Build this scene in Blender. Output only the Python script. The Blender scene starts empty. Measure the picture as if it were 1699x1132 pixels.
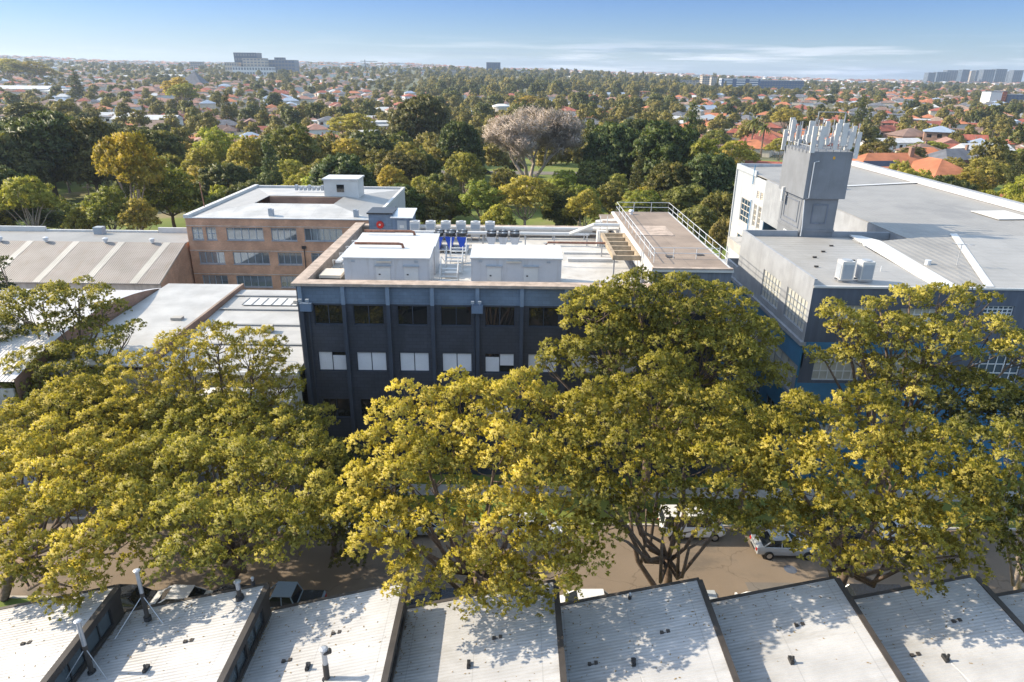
import bpy, bmesh, math, random
import numpy as np
from mathutils import Matrix, Vector

# ------------------------------------------------------------------ camera, sky, sun, exposure
S = bpy.context.scene
C = S.collection
F_PX, PITCH, ROLL, CAM_H = 1137.0, math.radians(21.3), 0.012, 33.0
cam_d = bpy.data.cameras.new('camera'); cam = bpy.data.objects.new('camera', cam_d); C.objects.link(cam)
cam_d.sensor_width = 36.0; cam_d.lens = 36.0 * F_PX / 1699.0
cam_d.clip_start = 0.5; cam_d.clip_end = 40000
RM = Matrix.Rotation(math.pi/2 - PITCH, 4, 'X') @ Matrix.Rotation(ROLL, 4, 'Z')
cam.matrix_world = Matrix.Translation((0, 0, CAM_H)) @ RM
S.camera = cam
S.view_settings.view_transform = 'Standard'; S.view_settings.look = 'None'
S.view_settings.gamma = 1; S.view_settings.use_curve_mapping = False
S.view_settings.exposure = 1.16
try:
    S.cycles.max_bounces = 6; S.cycles.diffuse_bounces = 3; S.cycles.glossy_bounces = 3
    S.cycles.transmission_bounces = 3; S.cycles.transparent_max_bounces = 6; S.cycles.volume_bounces = 0
except Exception: pass

SUN_DIR = Vector((1.5, -0.36, -1.0)).normalized()        # the way the light travels
ELEV = math.asin(-SUN_DIR.z); AZ = math.atan2(-SUN_DIR.x, -SUN_DIR.y)
sd = bpy.data.lights.new('sun', 'SUN'); sd.energy = 3.55; sd.angle = math.radians(0.53); sd.color = (1.0, 0.865, 0.66)
sun = bpy.data.objects.new('sun', sd); C.objects.link(sun); sun.location = (-60, 20, 80)
sun.rotation_euler = SUN_DIR.to_track_quat('-Z', 'Y').to_euler()

W = bpy.data.worlds.new('World'); S.world = W; W.use_nodes = True
nt = W.node_tree; nt.nodes.clear()
def N(t, ty, **k):
    n = t.nodes.new(ty)
    for a, b in k.items(): setattr(n, a, b)
    return n
def L(t, a, b): t.links.new(a, b)
def M(t, op, a, b=None, c=None, clamp=False):
    n = N(t, 'ShaderNodeMath', operation=op); n.use_clamp = clamp
    for i, v in enumerate((a, b, c)):
        if v is None: continue
        if isinstance(v, (int, float)): n.inputs[i].default_value = v
        else: L(t, v, n.inputs[i])
    return n.outputs[0]
def MIX(t, fac, a, b, mode='MIX'):
    n = N(t, 'ShaderNodeMix', data_type='RGBA', blend_type=mode)
    for sock, v in ((n.inputs[0], fac), (n.inputs[6], a), (n.inputs[7], b)):
        if isinstance(v, (int, float)): sock.default_value = v
        elif isinstance(v, tuple): sock.default_value = v if len(v) == 4 else (*v, 1)
        else: L(t, v, sock)
    return n.outputs[2]
def MR(t, v, a, b, c=0.0, d=1.0, smooth=True):
    n = N(t, 'ShaderNodeMapRange'); n.interpolation_type = 'SMOOTHSTEP' if smooth else 'LINEAR'
    L(t, v, n.inputs[0])
    for i, x in zip((1, 2, 3, 4), (a, b, c, d)): n.inputs[i].default_value = x
    return n.outputs[0]
sky = N(nt, 'ShaderNodeTexSky', sky_type='NISHITA', sun_disc=False)
sky.sun_elevation = ELEV; sky.sun_rotation = AZ; sky.air_density = 1.0; sky.dust_density = 0.35; sky.ozone_density = 2.2; sky.altitude = 40
tc = N(nt, 'ShaderNodeTexCoord'); sp = N(nt, 'ShaderNodeSeparateXYZ'); L(nt, tc.outputs['Generated'], sp.inputs[0])
cb = N(nt, 'ShaderNodeCombineXYZ'); L(nt, M(nt, 'MULTIPLY', sp.outputs[0], 5.0), cb.inputs[0]); L(nt, M(nt, 'MULTIPLY', sp.outputs[1], 5.0), cb.inputs[1])
L(nt, M(nt, 'MULTIPLY', sp.outputs[2], 95.0), cb.inputs[2])
cn = N(nt, 'ShaderNodeTexNoise'); cn.inputs['Scale'].default_value = 1.0; cn.inputs['Detail'].default_value = 6; cn.inputs['Roughness'].default_value = .58
L(nt, cb.outputs[0], cn.inputs['Vector'])
z = sp.outputs[2]
band = M(nt, 'MULTIPLY', MR(nt, z, -0.005, 0.004), MR(nt, z, 0.052, 0.018))
side = MR(nt, sp.outputs[0], -0.35, 0.25, 0.25, 1.0)
cloud = M(nt, 'MULTIPLY', M(nt, 'MULTIPLY', MR(nt, cn.outputs[0], 0.46, 0.66), band), side)
band2 = M(nt, 'MULTIPLY', MR(nt, z, -0.005, 0.0), MR(nt, z, 0.02, 0.005))
low = M(nt, 'MULTIPLY', band2, side)
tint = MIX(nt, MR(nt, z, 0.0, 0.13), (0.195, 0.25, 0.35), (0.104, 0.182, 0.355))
tint = MIX(nt, MR(nt, z, 0.14, 0.4), tint, (1.86, 1.50, 1.12))  # sky reshaped: dimmed near the horizon, brightened overhead as added fill light
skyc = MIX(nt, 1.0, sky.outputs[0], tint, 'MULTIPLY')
skyc = MIX(nt, M(nt, 'MULTIPLY', low, 0.62), skyc, MIX(nt, 1.0, skyc, (0.72, 0.85, 1.08), 'MULTIPLY'))
cn2 = N(nt, 'ShaderNodeTexNoise'); cn2.inputs['Scale'].default_value = 0.7; cn2.inputs['Detail'].default_value = 4
cb2 = N(nt, 'ShaderNodeVectorMath', operation='ADD'); L(nt, cb.outputs[0], cb2.inputs[0]); cb2.inputs[1].default_value = (7, 3, 11); L(nt, cb2.outputs[0], cn2.inputs['Vector'])
dark = M(nt, 'MULTIPLY', M(nt, 'MULTIPLY', MR(nt, cn2.outputs[0], 0.52, 0.66), band), side)
skyc = MIX(nt, M(nt, 'MULTIPLY', cloud, 0.8), skyc, (3.15, 3.2, 3.4))
skyc = MIX(nt, M(nt, 'MULTIPLY', dark, 0.8), skyc, MIX(nt, 1.0, skyc, (0.66, 0.74, 0.9), 'MULTIPLY'))
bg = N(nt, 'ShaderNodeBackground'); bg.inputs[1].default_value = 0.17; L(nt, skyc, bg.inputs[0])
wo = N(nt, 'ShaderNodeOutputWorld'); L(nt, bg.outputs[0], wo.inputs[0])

# ------------------------------------------------------------------ pixel of the photograph -> real point
R3 = RM.to_3x3()
def ray(u, v): return R3 @ Vector(((u-849.5)/F_PX, -(v-566)/F_PX, -1))
def PY(u, v, y): r = ray(u, v); t = y/r.y; return Vector((r.x*t, y, CAM_H + r.z*t))
def PZ(u, v, z): r = ray(u, v); t = (z-CAM_H)/r.z; return Vector((r.x*t, r.y*t, z))
def PX(u, v, x): r = ray(u, v); t = x/r.x; return Vector((x, r.y*t, CAM_H + r.z*t))
R3T = R3.transposed()
def proj(p):
    q = R3T @ (Vector(p) - Vector((0, 0, CAM_H)))
    if q.z > -0.1: return (-9999, -9999, 0)
    return (849.5 + F_PX*q.x/-q.z, 566 - F_PX*q.y/-q.z, -q.z)
def pxm(p): return proj(p)[2]/F_PX      # metres per photo pixel there

# ------------------------------------------------------------------ materials
MT = {}
def new_mat(name):
    m = bpy.data.materials.new(name); m.use_nodes = True; t = m.node_tree
    b = t.nodes['Principled BSDF']; MT[name] = m
    return m, t, b
def coords(t): return N(t, 'ShaderNodeTexCoord').outputs['Object']
def noise(t, vec, scale, detail=4, rough=.55):
    n = N(t, 'ShaderNodeTexNoise'); n.inputs['Scale'].default_value = scale; n.inputs['Detail'].default_value = detail
    n.inputs['Roughness'].default_value = rough; L(t, vec, n.inputs['Vector']); return n.outputs[0]
def paint(name, col, rough=.6, var=.12, scale=.7, metal=0, streak=False, fine=0.05, spec=.4):
    m, t, b = new_mat(name); v = coords(t)
    if streak:
        mp = N(t, 'ShaderNodeMapping'); mp.inputs['Scale'].default_value = (2.2, 2.2, .25); L(t, v, mp.inputs[0]); v2 = mp.outputs[0]
    else: v2 = v
    n1 = MR(t, noise(t, v2, scale), .3, .7, 1-var, 1+var*.6); n2 = MR(t, noise(t, v, 22, 2), .3, .7, 1-fine, 1+fine)
    k = M(t, 'MULTIPLY', n1, n2)
    mx = N(t, 'ShaderNodeVectorMath', operation='SCALE'); mx.inputs[0].default_value = col[:3]; L(t, k, mx.inputs['Scale'])
    L(t, mx.outputs[0], b.inputs['Base Color']); b.inputs['Roughness'].default_value = rough; b.inputs['Metallic'].default_value = metal
    b.inputs['Specular IOR Level'].default_value = spec
    return m
def ribbed(name, col, axis='x', pitch=.2, rough=.45, var=.12, bump=.5, metal=0, sheet=0.0, sax='y', rust=0):
    m = paint(name, col, rough, var, .35, metal); t = m.node_tree; b = t.nodes['Principled BSDF']
    s = N(t, 'ShaderNodeSeparateXYZ'); L(t, coords(t), s.inputs[0])
    a = s.outputs['xyz'.index(axis)]
    h = M(t, 'SINE', M(t, 'MULTIPLY', a, 2*math.pi/pitch))
    bp = N(t, 'ShaderNodeBump'); bp.inputs['Strength'].default_value = bump; bp.inputs['Distance'].default_value = .03
    L(t, h, bp.inputs['Height']); L(t, bp.outputs[0], b.inputs['Normal'])
    if sheet:
        a2 = s.outputs['xyz'.index(sax)]
        ln = M(t, 'GREATER_THAN', M(t, 'FRACT', M(t, 'DIVIDE', a2, sheet)), 1-.04/sheet*1.2)
        src = b.inputs['Base Color'].links[0].from_socket
        L(t, MIX(t, M(t, 'MULTIPLY', ln, .35), src, (col[0]*.45, col[1]*.45, col[2]*.45)), b.inputs['Base Color'])
    if rust:
        src = b.inputs['Base Color'].links[0].from_socket
        f = MR(t, noise(t, coords(t), .9, 7, .7), .6, .78, 0, rust)
        L(t, MIX(t, f, src, (.22, .15, .1)), b.inputs['Base Color'])
    return m
def bricks(name, c1, c2, mortar, scale=1.0, bw=.24, bh=.086, rough=.85, tintvar=.2):
    m, t, b = new_mat(name); v = coords(t)
    s = N(t, 'ShaderNodeSeparateXYZ'); L(t, v, s.inputs[0])
    cbn = N(t, 'ShaderNodeCombineXYZ'); L(t, M(t, 'ADD', s.outputs[0], s.outputs[1]), cbn.inputs[0]); L(t, s.outputs[2], cbn.inputs[1])
    k = N(t, 'ShaderNodeTexBrick'); L(t, cbn.outputs[0], k.inputs['Vector'])
    k.inputs['Color1'].default_value = (*c1, 1); k.inputs['Color2'].default_value = (*c2, 1); k.inputs['Mortar'].default_value = (*mortar, 1)
    k.inputs['Scale'].default_value = scale; k.inputs['Brick Width'].default_value = bw; k.inputs['Row Height'].default_value = bh; k.inputs['Mortar Size'].default_value = .012
    f = MR(t, noise(t, v, .35, 5), .3, .7, 1-tintvar, 1+tintvar)
    mx = N(t, 'ShaderNodeVectorMath', operation='SCALE'); L(t, k.outputs[0], mx.inputs[0]); L(t, f, mx.inputs['Scale'])
    L(t, mx.outputs[0], b.inputs['Base Color']); b.inputs['Roughness'].default_value = rough
    return m
def glass(name, col=(.02, .025, .03), rough=.04, metal=0, spec=.8):
    m, t, b = new_mat(name); b.inputs['Base Color'].default_value = (*col, 1); b.inputs['Roughness'].default_value = rough
    b.inputs['Metallic'].default_value = metal; b.inputs['Specular IOR Level'].default_value = spec
    bp = N(t, 'ShaderNodeBump'); bp.inputs['Strength'].default_value = .04; L(t, noise(t, coords(t), 1.2, 1), bp.inputs['Height']); L(t, bp.outputs[0], b.inputs['Normal'])
    return m
def foliage(name, dark, mid, light, trans=.3, warm=(.22, .14, .03), warmf=.1):
    m, t, b = new_mat(name)
    at = N(t, 'ShaderNodeAttribute'); at.attribute_name = 'tint'; oi = N(t, 'ShaderNodeObjectInfo')
    f = M(t, 'ADD', at.outputs['Fac'], M(t, 'MULTIPLY', M(t, 'SUBTRACT', oi.outputs['Random'], .5), .35))
    cr = N(t, 'ShaderNodeValToRGB'); L(t, f, cr.inputs[0])
    e = cr.color_ramp.elements; e[0].position = .05; e[0].color = (*dark, 1); e[1].position = .95; e[1].color = (*light, 1)
    q = e.new(.5); q.color = (*mid, 1)
    wr = MR(t, M(t, 'FRACT', M(t, 'MULTIPLY', at.outputs['Fac'], 37.3)), .9, 1.0, 0, warmf*5)
    col = MIX(t, wr, cr.outputs[0], warm)
    col = MIX(t, 1.0, col, oi.outputs['Color'], 'MULTIPLY')
    L(t, col, b.inputs['Base Color']); b.inputs['Roughness'].default_value = .5; b.inputs['Specular IOR Level'].default_value = .25
    tr = N(t, 'ShaderNodeBsdfTranslucent'); L(t, MIX(t, 1.0, col, (1.25, 1.3, .7), 'MULTIPLY'), tr.inputs[0])
    ms = N(t, 'ShaderNodeMixShader'); ms.inputs[0].default_value = trans
    L(t, b.outputs[0], ms.inputs[1]); L(t, tr.outputs[0], ms.inputs[2])
    L(t, ms.outputs[0], t.nodes['Material Output'].inputs[0])
    return m

paint('white_paint', (0.574, 0.566, 0.549), .5, .07); paint('white_metal', (0.574, 0.574, 0.566), .35, .05)
paint('membrane', (0.488, 0.474, 0.451), .6, .16, .45, fine=.06)
paint('navy', (0.028, 0.036, 0.055), .6, .18, .6, streak=True); paint('slate_blue', (0.128, 0.173, 0.247), .6, .2, 1.2, streak=True)
paint('navy_pier', (0.045, 0.055, 0.078), .55, .15); paint('blue_pier', (0.195, 0.247, 0.323), .55, .15)
paint('annex_wall', (.15, .17, .21), .7, .2, 1.5, streak=True)
paint('coping', (.40, .32, .265), .85, .28, 1.3, fine=.12); paint('parapet_inner', (.36, .29, .24), .9, .25, 1.0)
paint('concrete', (.42, .40, .37), .85, .2, .5, fine=.1); paint('steel', (.45, .46, .48), .4, .1, metal=.5)
paint('galv', (.62, .64, .66), .4, .1, metal=.2); paint('dark_metal', (.03, .03, .032), .4, .2); paint('dark_trim', (.055, .047, .042), .6, .25)
paint('rust', (.27, .13, .085), .8, .35, 3); paint('blue_paint', (.012, .065, .42), .35, .1); paint('cabin', (0.492, 0.496, 0.517), .45, .05)
paint('litter', (.22, .15, .06), .9, .5, 6)
paint('louvre', (.36, .28, .19), .75, .25, 2); paint('deck', (.27, .21, .17), .85, .22, .8, fine=.15)
paint('red', (.55, .03, .02), .35, .1); paint('blind', (.66, .66, .70), .6, .04)
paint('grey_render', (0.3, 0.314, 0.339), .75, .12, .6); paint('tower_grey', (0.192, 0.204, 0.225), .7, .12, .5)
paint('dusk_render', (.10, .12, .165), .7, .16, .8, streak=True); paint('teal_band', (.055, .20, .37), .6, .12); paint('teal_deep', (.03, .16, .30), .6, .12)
paint('white_wall', (.40, .425, .46), .65, .12, .7, streak=True); paint('blue_wall', (.08, .155, .25), .65, .15, .8, streak=True)
paint('window_panel', (.50, .50, .46), .3, .12, 1.5); paint('frame_grey', (.33, .36, .40), .5, .1); paint('frame_white', (.7, .72, .74), .5, .05)
paint('pinkish_wall', (.52, .44, .38), .85, .25, .6, streak=True)
ribbed('town_roof', (0.407, 0.407, 0.414), 'y', .19, .5, .2, .3, 0, 3.1, 'x', .25)
ribbed('white_roof', (0.444, 0.437, 0.422), 'y', .3, .45, .16, .6, 0, 6.0, 'y')
ribbed('cream_roof', (0.459, 0.451, 0.437), 'y', .6, .45, .18, .4, 0, 4.0, 'x')
ribbed('grey_roof', (.27, .26, .245), 'x', .6, .5, .08, .35, 0, 9, 'y')
ribbed('pale_roof', (0.318, 0.311, 0.3), 'y', .9, .5, .08, .5, 0, 5, 'x')
ribbed('tan_roof', (0.252, 0.222, 0.2), 'x', .3, .6, .14, .5, 0, 2.4, 'y', .25)
ribbed('light_strip', (.43, .40, .36), 'x', .3, .5, .1, .4); ribbed('shed_roof', (.52, .50, .49), 'x', .3, .5, .12, .6, 0, 4, 'y')
ribbed('ribbed_wall', (.50, .49, .45), 'x', .25, .5, .12, .8); ribbed('deck_board', (.26, .205, .165), 'y', .5, .85, .2, .35, 0, 3.5, 'x')
bricks('brick', (.62, .295, .165), (.50, .23, .125), (.50, .37, .28)); bricks('brown_brick', (.34, .18, .12), (.27, .135, .09), (.25, .19, .15))
bricks('house_brick', (.33, .17, .11), (.26, .12, .08), (.3, .25, .2))
bricks('navy_brick', (.046, .051, .068), (.037, .041, .055), (.018, .022, .034), 1, .6, .3, .6, .15)
bricks('slate_brick', (.15, .20, .27), (.125, .17, .235), (.11, .145, .20), 1, .6, .3, .6, .2)
glass('dark_glass', (.012, .014, .016), .03, 0, .9); glass('mirror_glass', (.42, .47, .52), .05, .75, .8); glass('blue_glass', (.05, .1, .17), .12, .4)
glass('car_glass', (.02, .025, .03), .05, 0, .9); glass('clerestory', (.10, .13, .15), .08, .3)
foliage('leaf_yellow', (.18, .165, .034), (.43, .362, .066), (.65, .53, .12), .42)
foliage('leaf_olive', (.145, .15, .038), (.355, .32, .068), (.56, .48, .115), .4)
foliage('leaf_green', (.10, .112, .038), (.215, .205, .06), (.35, .31, .09), .36)
foliage('leaf_fig', (.048, .068, .026), (.115, .132, .04), (.215, .21, .062), .3)
foliage('leaf_far', (.125, .125, .045), (.25, .22, .07), (.40, .33, .10), .3)
foliage('twig_pink', (.29, .24, .205), (.47, .40, .345), (.62, .54, .48), .1, (.2, .14, .1))
paint('bark', (.16, .115, .085), .9, .35, 3, fine=.2); paint('bark_pale', (.36, .30, .25), .85, .3, 2, fine=.2)
for nm, c in dict(tile_orange=(.42, .155, .075), tile_red=(.29, .085, .055), tile_pink=(.31, .17, .13), tile_brown=(.20, .13, .105), slate=(.13, .135, .155), tile_faded=(.30, .21, .16)).items():
    ribbed(nm, c, 'y', .35, .8, .25, .35)
ribbed('roof_white', (.48, .48, .48), 'x', .4, .5, .1, .3); ribbed('roof_blue', (.27, .33, .42), 'x', .4, .5, .1, .3)
paint('house_cream', (.56, .50, .42), .8, .1); paint('house_white', (.70, .69, .67), .8, .08); paint('solar', (.02, .025, .05), .2, .1, 3)
for nm, c in dict(car_white=(.75, .76, .78), car_silver=(.42, .45, .48), car_dark=(.03, .035, .045), car_blue=(.28, .36, .45)).items():
    paint(nm, c, .25, .02, spec=.6); MT[nm].node_tree.nodes['Principled BSDF'].inputs['Coat Weight'].default_value = .6
paint('tyre', (.02, .02, .02), .8); paint('rim', (.45, .46, .48), .3, .05, metal=.7); paint('lamp_glass', (.75, .76, .78), .15); paint('tail_lamp', (.5, .02, .015), .2)
paint('tower_glass', (.045, .08, .13), .25, .1); paint('far_white', (.62, .62, .62), .6, .08); paint('far_grey', (.15, .17, .20), .6, .1); paint('far_tan', (.50, .42, .34), .7, .1)
paint('far_blue', (.05, .10, .20), .3, .1); paint('kerb', (.45, .43, .40), .85, .15); paint('sign_yellow', (.7, .35, .02), .5)

def stain(name, col, amt, scale=.5, lo=.52, hi=.66, streak=None):
    t = MT[name].node_tree; b = t.nodes['Principled BSDF']; src = b.inputs['Base Color'].links[0].from_socket; v = coords(t)
    if streak: mp = N(t, 'ShaderNodeMapping'); mp.inputs['Scale'].default_value = streak; L(t, v, mp.inputs[0]); v = mp.outputs[0]
    L(t, MIX(t, MR(t, noise(t, v, scale, 8, .68), lo, hi, 0, amt), src, col), b.inputs['Base Color'])
stain('membrane', (.33, .30, .26), .6, .35); stain('membrane', (.42, .40, .37), .5, 1.6, .5, .7)
stain('town_roof', (.25, .24, .225), .55, .5, .5, .7, (.35, 1.6, 1)); stain('town_roof', (.30, .27, .22), .5, 2.5, .6, .72)
stain('white_roof', (.34, .32, .29), .5, .3, .5, .7, (1, .4, 1)); stain('cream_roof', (.36, .34, .30), .45, .4, .5, .68, (.4, 1, 1)); stain('grey_roof', (.16, .155, .15), .5, .18, .5, .68, (1, .5, 1))
stain('pale_roof', (.26, .25, .23), .5, .3, .5, .68); stain('tan_roof', (.20, .15, .12), .5, .5, .52, .68, (1.6, .35, 1)); stain('concrete', (.2, .19, .17), .6, .5)
stain('white_metal', (.42, .40, .37), .4, 1.2); stain('cabin', (.30, .28, .26), .35, 1.0, .52, .7, (2.5, 2.5, .3)); stain('grey_render', (.2, .2, .2), .35, .8, .5, .7, (2.0, 2.0, .22)); stain('tower_grey', (.14, .145, .15), .35, .9, .5, .7, (2.2, 2.2, .2))
stain('navy_brick', (.016, .02, .03), .5, .6, .5, .7, (1.5, 1.5, .2)); stain('brick', (.28, .15, .09), .5, .4, .5, .7)
# ground surfaces
def ground_mat():
    m, t, b = new_mat('earth'); v = coords(t)
    g = MIX(t, MR(t, noise(t, v, .02, 6), .35, .65), (.060, .080, .026), (.15, .125, .085))
    g = MIX(t, MR(t, noise(t, v, .15, 4), .45, .62), g, (.085, .10, .035))
    g = MIX(t, MR(t, noise(t, v, .006, 3), .55, .7, 0, .6), g, (.17, .155, .13))
    L(t, g, b.inputs['Base Color']); b.inputs['Roughness'].default_value = .95; return m
ground_mat()
def asphalt_mat(name, c, patch):
    m, t, b = new_mat(name); v = coords(t)
    a = MIX(t, MR(t, noise(t, v, .25, 6, .6), .3, .7), c, patch)
    a = MIX(t, MR(t, noise(t, v, 40, 2), .3, .75, 0, .3), a, (c[0]*.5, c[1]*.5, c[2]*.5))
    vo = N(t, 'ShaderNodeTexVoronoi', feature='DISTANCE_TO_EDGE'); vo.inputs['Scale'].default_value = .22
    wv = N(t, 'ShaderNodeVectorMath', operation='ADD'); L(t, v, wv.inputs[0])
    sc = N(t, 'ShaderNodeVectorMath', operation='SCALE'); nn = N(t, 'ShaderNodeTexNoise'); nn.inputs['Scale'].default_value = .8; L(t, v, nn.inputs['Vector'])
    L(t, nn.outputs['Color'], sc.inputs[0]); sc.inputs['Scale'].default_value = 2.0; L(t, sc.outputs[0], wv.inputs[1]); L(t, wv.outputs[0], vo.inputs['Vector'])
    a = MIX(t, MR(t, vo.outputs[0], .004, .012, .45, 0), a, (c[0]*.4, c[1]*.4, c[2]*.4))
    L(t, a, b.inputs['Base Color']); b.inputs['Roughness'].default_value = .9; return m
asphalt_mat('asphalt', (.205, .160, .118), (.235, .185, .138)); asphalt_mat('carpark', (.15, .135, .12), (.19, .17, .15))
stain('asphalt', (.11, .095, .08), .6, .35, .52, .66, (.5, 1, 1)); stain('asphalt', (.27, .22, .17), .4, 3.0, .62, .7)
def grass_mat():
    m, t, b = new_mat('lawn'); v = coords(t)
    g = MIX(t, MR(t, noise(t, v, .12, 5), .3, .7), (.10, .15, .022), (.17, .19, .035))
    g = MIX(t, MR(t, noise(t, v, .05, 5), .55, .68, 0, .8), g, (.24, .18, .11))
    L(t, g, b.inputs['Base Color']); b.inputs['Roughness'].default_value = .95; return m
grass_mat()
m, t, b = new_mat('sea'); b.inputs['Base Color'].default_value = (.03, .08, .15, 1); b.inputs['Roughness'].default_value = .25

# ------------------------------------------------------------------ mesh helpers
class MB:
    def __init__(s): s.v = []; s.f = []; s.mi = []; s.cur = 0
    def add(s, vs, fs):
        o = len(s.v); s.v += [tuple(v) for v in vs]; s.f += [tuple(i+o for i in f) for f in fs]; s.mi += [s.cur]*len(fs); return s
    def box(s, x0, x1, y0, y1, z0, z1):
        return s.add([(x0,y0,z0),(x1,y0,z0),(x1,y1,z0),(x0,y1,z0),(x0,y0,z1),(x1,y0,z1),(x1,y1,z1),(x0,y1,z1)],
                     [(0,3,2,1),(4,5,6,7),(0,1,5,4),(1,2,6,5),(2,3,7,6),(3,0,4,7)])
    def quad(s, a, b, c, d): return s.add([a, b, c, d], [(0,1,2,3)])
    def slab(s, pts, th):                    # polygon (counter-clockwise from above) given thickness downward
        n = len(pts); lo = [(p[0], p[1], p[2]-th) for p in pts]
        return s.add(list(pts)+lo, [tuple(range(n)), tuple(range(2*n-1, n-1, -1))] + [(i, i+n, (i+1) % n+n, (i+1) % n) for i in range(n)])
    def prism(s, poly, z0, z1):              # plan polygon (x, y), counter-clockwise
        n = len(poly); return s.add([(x,y,z0) for x,y in poly]+[(x,y,z1) for x,y in poly],
            [tuple(range(n-1,-1,-1)), tuple(range(n,2*n))]+[(i,(i+1)%n,(i+1)%n+n,i+n) for i in range(n)])
    def tube(s, pts, rad, n=8, cap=True):
        pts = [Vector(p) for p in pts]; rad = rad if isinstance(rad, (list, tuple)) else [rad]*len(pts)
        vs = []; fs = []
        for i, p in enumerate(pts):
            d = (pts[min(i+1, len(pts)-1)]-pts[max(i-1, 0)]).normalized()
            a = d.cross(Vector((0, 0, 1)) if abs(d.z) < .95 else Vector((1, 0, 0))).normalized(); b_ = d.cross(a)
            for k in range(n):
                th = 2*math.pi*k/n; vs.append(p + (a*math.cos(th)+b_*math.sin(th))*rad[i])
        for i in range(len(pts)-1):
            for k in range(n): fs.append((i*n+k, i*n+(k+1) % n, (i+1)*n+(k+1) % n, (i+1)*n+k))
        if cap: fs.append(tuple(range(n-1, -1, -1))); fs.append(tuple(range((len(pts)-1)*n, len(pts)*n)))
        return s.add(vs, fs)
    def wall(s, axis, plane, a0, a1, z0, z1, holes, out, rec=.2):
        """a wall sheet with rectangular openings and reveals; axis 'y': plane y=const, runs along x; out = -1 or +1 the way it faces"""
        A = sorted({a0, a1, *[h[0] for h in holes], *[h[1] for h in holes]}); Zs = sorted({z0, z1, *[h[2] for h in holes], *[h[3] for h in holes]})
        P = (lambda a, d, zz: (a, plane-out*d, zz)) if axis == 'y' else (lambda a, d, zz: (plane-out*d, a, zz))
        flip = (out > 0) == (axis == 'y')
        def q(p):
            s.add(p if not flip else p[::-1], [(0,1,2,3)])
        for i in range(len(A)-1):
            for j in range(len(Zs)-1):
                ca, cz = (A[i]+A[i+1])/2, (Zs[j]+Zs[j+1])/2
                if any(h[0] < ca < h[1] and h[2] < cz < h[3] for h in holes): continue
                q([P(A[i],0,Zs[j]), P(A[i+1],0,Zs[j]), P(A[i+1],0,Zs[j+1]), P(A[i],0,Zs[j+1])])
        for h in holes:
            b0, b1, c0, c1 = h[:4]
            q([P(b0,0,c0), P(b0,0,c1), P(b0,rec,c1), P(b0,rec,c0)][::-1]); q([P(b1,0,c0), P(b1,0,c1), P(b1,rec,c1), P(b1,rec,c0)])
            q([P(b0,0,c0), P(b1,0,c0), P(b1,rec,c0), P(b0,rec,c0)][::-1]); q([P(b0,0,c1), P(b1,0,c1), P(b1,rec,c1), P(b0,rec,c1)])
        return s
    def build(s, name, mats, parent=None, org=None, smooth=False):
        me = bpy.data.meshes.new(name)
        if org is None: org = ORG.get(parent.name, (0,0,0)) if parent is not None else (0,0,0)
        me.from_pydata([(v[0]-org[0], v[1]-org[1], v[2]-org[2]) for v in s.v], [], s.f)
        mats = mats if isinstance(mats, (list, tuple)) else [mats]
        for q in mats: me.materials.append(MT[q])
        if len(mats) > 1: me.polygons.foreach_set('material_index', s.mi)
        if smooth: me.polygons.foreach_set('use_smooth', [True]*len(s.f))
        me.update(); o = bpy.data.objects.new(name, me); C.objects.link(o)
        if parent is not None: o.parent = parent; ORG[o.name] = org
        return o
ORG = {}
def thing(name, label, cat, loc=(0,0,0), group=None):
    o = bpy.data.objects.new(name, None); C.objects.link(o); o.location = loc; o.empty_display_size = .3
    o['label'] = label; o['category'] = cat
    if group: o['group'] = group
    ORG[o.name] = tuple(loc); return o
def tag(o, label, cat, group=None, kind=None):
    if label: o['label'] = label
    if cat: o['category'] = cat
    if group: o['group'] = group
    if kind: o['kind'] = kind
    return o
def structure(o): o['kind'] = 'structure'; return o
def copy_tree(o, parent=None, link=True):
    c = o.copy()
    if link: C.objects.link(c)
    c.parent = parent
    for ch in list(KIDS.get(o.name, o.children)): copy_tree(ch, c, link)
    return c
KIDS = {}
def window(parent, axis, plane, a0, a1, z0, z1, out, nx=2, nz=1, fm='frame_grey', gm='dark_glass', rec=.14, bar=.05, sill=None, ref=(0,0,0)):
    P = (lambda a, d, zz: (a, plane-out*d, zz)) if axis == 'y' else (lambda a, d, zz: (plane-out*d, a, zz))
    def bx(mb, b0, b1, c0, c1, d0, d1):
        p, q = P(b0, d0, c0), P(b1, d1, c1)
        mb.box(min(p[0],q[0]), max(p[0],q[0]), min(p[1],q[1]), max(p[1],q[1]), c0, c1)
    f = MB()
    bx(f, a0, a1, z0, z0+bar, rec-.06, rec); bx(f, a0, a1, z1-bar, z1, rec-.06, rec)
    for i in range(nx+1):
        c = a0+(a1-a0)*i/nx; lo, hi = (c, c+bar) if i == 0 else ((c-bar, c) if i == nx else (c-bar/2, c+bar/2)); bx(f, lo, hi, z0+bar, z1-bar, rec-.055, rec)
    for j in range(1, nz):
        c = z0+(z1-z0)*j/nz; bx(f, a0+bar, a1-bar, c-bar/2, c+bar/2, rec-.045, rec)
    if sill: bx(f, a0-.08, a1+.08, z0-.1, z0-.003, -.08, rec)
    fo = f.build('window', fm, parent)
    g = MB(); bx(g, a0+.01, a1-.01, z0+.01, z1-.01, rec+.005, rec+.03)
    g.build('pane', gm, fo)
    return fo

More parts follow.
